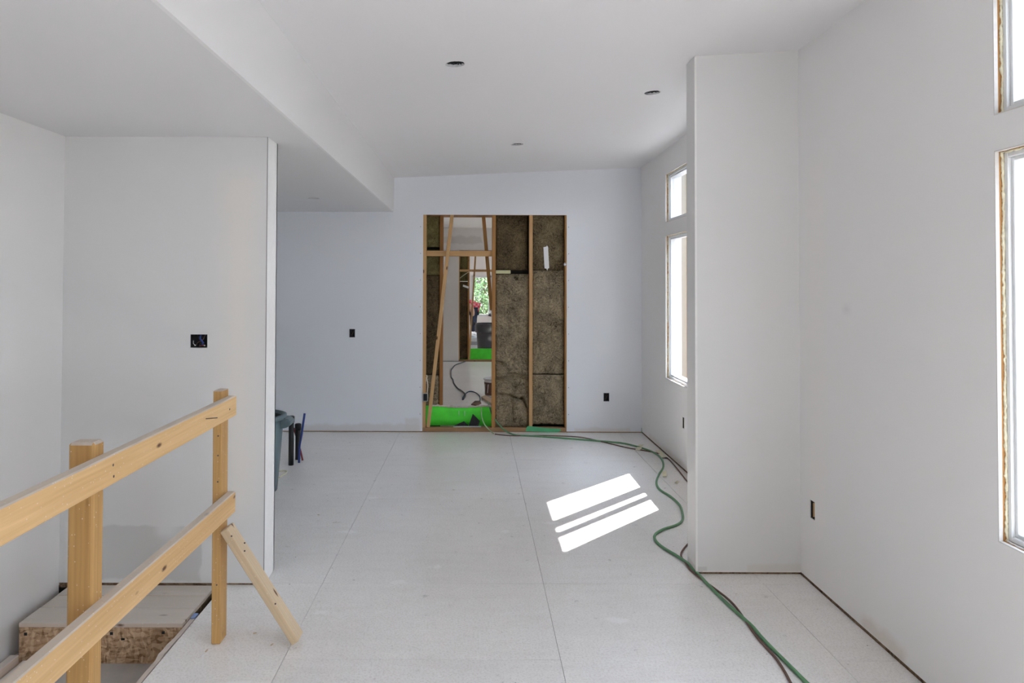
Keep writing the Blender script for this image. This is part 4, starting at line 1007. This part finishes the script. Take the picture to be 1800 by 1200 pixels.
# wood chips near the post and scraps
rs = [(440, 1108), (448, 1113), (425, 1135), (478, 1133), (413, 1123), (363, 1144), (355, 1152), (560, 905), (590, 893), (640, 866), (706, 962), (880, 935), (1060, 968), (985, 1055)]
CHIPS = ['wood chip on the floor nearest the foot of the far post', 'wood chip just right of the far post, second nearest to its foot', 'wood chip on the floor left of the far post foot, toward the rail',
         'wood chip lying midway between post and brace foot', 'wood chip right at the near corner of the far post', 'wood chip by the edge of the stair opening, nearer the strip', 'wood chip leftmost, closest to the stair opening edge',
         'pale speck of wood far out on the floor beyond the partition end']
for i, (px, py) in enumerate(rs[:8]):
    q = onz(px, py); bm = bmesh.new(); L_ = random.uniform(.005, .012)
    add_box(bm, -L_, L_, -.003, .003, 0, .003); o = from_bm('wood_chip', bm, M_pale if i % 2 else M_tape); o.location = (q.x, q.y, .0005); o.rotation_euler = (0, 0, random.uniform(0, 3))
    tag(o, CHIPS[i], 'wood chip', 'wood chips by the railing')

# ------------------------------------------------------------------ kitchen corner: bin and pipes
bx = at(493, 745, 5.85).x; BR = .27
cx, cyy = bx - BR, 5.95
kb = empty('grey_bin', (cx, cyy, 0), 'grey blue plastic bin half hidden behind the left partition', 'bin')
bz = at(500, 733, 5.85).z
lathe('body', [(0, 0), (BR * .80, 0), (BR * .98, bz), (BR * .94, bz), (BR * .77, .01), (0, .01)], [M_grey], (cx, cyy, 0), kb)
lathe('rim', [(BR * .98, bz - .03), (BR * 1.05, bz - .03), (BR * 1.06, bz), (BR * .96, bz + .006), (BR * .95, bz - .02), (BR * .98, bz - .03)], M_grey, (cx, cyy, 0), kb)
lathe('inner_lining', [(0, .02), (BR * .76, .02), (BR * .935, bz - .02), (BR * .925, bz - .02), (BR * .75, .03), (0, .03)], M_greyd, (cx, cyy, 0), kb)
bm = bmesh.new()
hxr = at(511, 740, 5.9).x; hz = at(507, 743, 5.9).z
prof = [(cx + BR * .90, hz - .045), (cx + BR * 1.08, hz - .045), (hxr - .015, hz - .03), (hxr, hz - .005), (hxr - .01, hz + .02), (hxr - .04, hz + .035), (cx + BR * .95, hz + .035)]
A = [bm.verts.new((x, cyy - .05, z)) for x, z in prof]; B = [bm.verts.new((x, cyy + .09, z)) for x, z in prof]
bm.faces.new(A); bm.faces.new(B[::-1])
for i in range(len(prof)): j = (i + 1) % len(prof); bm.faces.new((A[i], A[j], B[j], B[i]))
bmesh.ops.bevel(bm, geom=bm.edges[:], offset=.008, segments=2, affect='EDGES')
from_bm('handle', bm, M_grey, kb)
def pipe(px, py, ptop, r, label, tilt=0):
    f = onz(px, py); zt = at(px, ptop, f.y).z
    e = empty('drain_pipe', f, label, 'pipe')
    lathe('pipe_tube', [(0, 0), (r, 0), (r, zt - .02), (0, zt - .02)], M_black, f, e, 20)
    lathe('pipe_cap', [(r, zt - .06), (r + .005, zt - .06), (r + .006, zt - .006), (r - .004, zt), (0, zt), (0, zt - .02), (r, zt - .03), (r, zt - .06)], M_black, f, e, 20)
pipe(511.5, 817, 730.5, .0235, 'tall black capped drain pipe beside the grey bin')
pipe(523.5, 807, 744, .0245, 'shorter black capped drain pipe rising from the floor')
f = onz(525.5, 813); t_ = at(535.5, 726.5, f.y - .02)
bpz = tube('blue_pipe', [f, f + Vector((.004, 0, .15)), (f + t_) / 2 + Vector((-.004, 0, .02)), t_], .0105, M_blue, None, 8, 5); tag(bpz, 'leaning blue water pipe stub rising from the floor', 'pipe')
f = onz(532, 809); f.z = 0.0; t_ = at(516.5, 752, f.y + .1)
rpz = tube('red_pipe', [f, (f * 2 + t_) / 3 + Vector((.004, 0, 0)), t_], .009, M_red, None, 8, 5); tag(rpz, 'leaning red water pipe crossing behind the blue one', 'pipe')
sc_ = tube('twisted_scrap', floorpts([(489, 829), (498, 828), (504, 829), (503, 832), (497, 836), (491, 840)], .006), .006, M_mask, None, 6, 5); tag(sc_, 'small pale twisted scrap on the floor by the bin', 'scrap')

# ------------------------------------------------------------------ small pieces hang under the part that carries them
bpy.context.view_layer.update()
def reparent(c, p):
    mw = c.matrix_world.copy(); c.parent = p; c.matrix_parent_inverse = p.matrix_world.inverted(); c.matrix_basis = mw
def kind_of(o): return o.name.split('.')[0]
def under(root, names, host):
    hosts = [o for o in root.children if kind_of(o) == host]
    if not hosts: return
    for o in list(root.children):
        if kind_of(o) in names: reparent(o, hosts[0])
for root in [o for o in sc.objects if o.parent is None]:
    k = kind_of(root)
    if k == 'bucket': under(root, ('print_stroke',), 'printed_band')
    elif k == 'electrical_box': under(root, ('screw_lug', 'screw_tip'), 'box_shell')
    elif k.startswith('window_'): under(root, ('sash', 'glass_pane', 'mullion', 'meeting_stile', 'glazing_bar'), 'window_frame')
    elif k == 'stair_step': under(root, ('square_peg', 'knot_chip'), 'riser_board')
    elif k == 'guard_railing':
        hosts = [o for o in root.children if kind_of(o) in ('rail', 'post', 'brace')]
        for o in [o for o in root.children if kind_of(o) == 'nail']:
            c = sum((o.matrix_world @ Vector(b) for b in o.bound_box), Vector()) / 8
            def dist(h):
                q = h.matrix_world.inverted() @ c; bb = [Vector(b) for b in h.bound_box]
                lo = [min(b[i] for b in bb) for i in range(3)]; hi = [max(b[i] for b in bb) for i in range(3)]
                return sum(max(lo[i] - q[i], 0, q[i] - hi[i]) for i in range(3))
            reparent(o, min(hosts, key=dist))
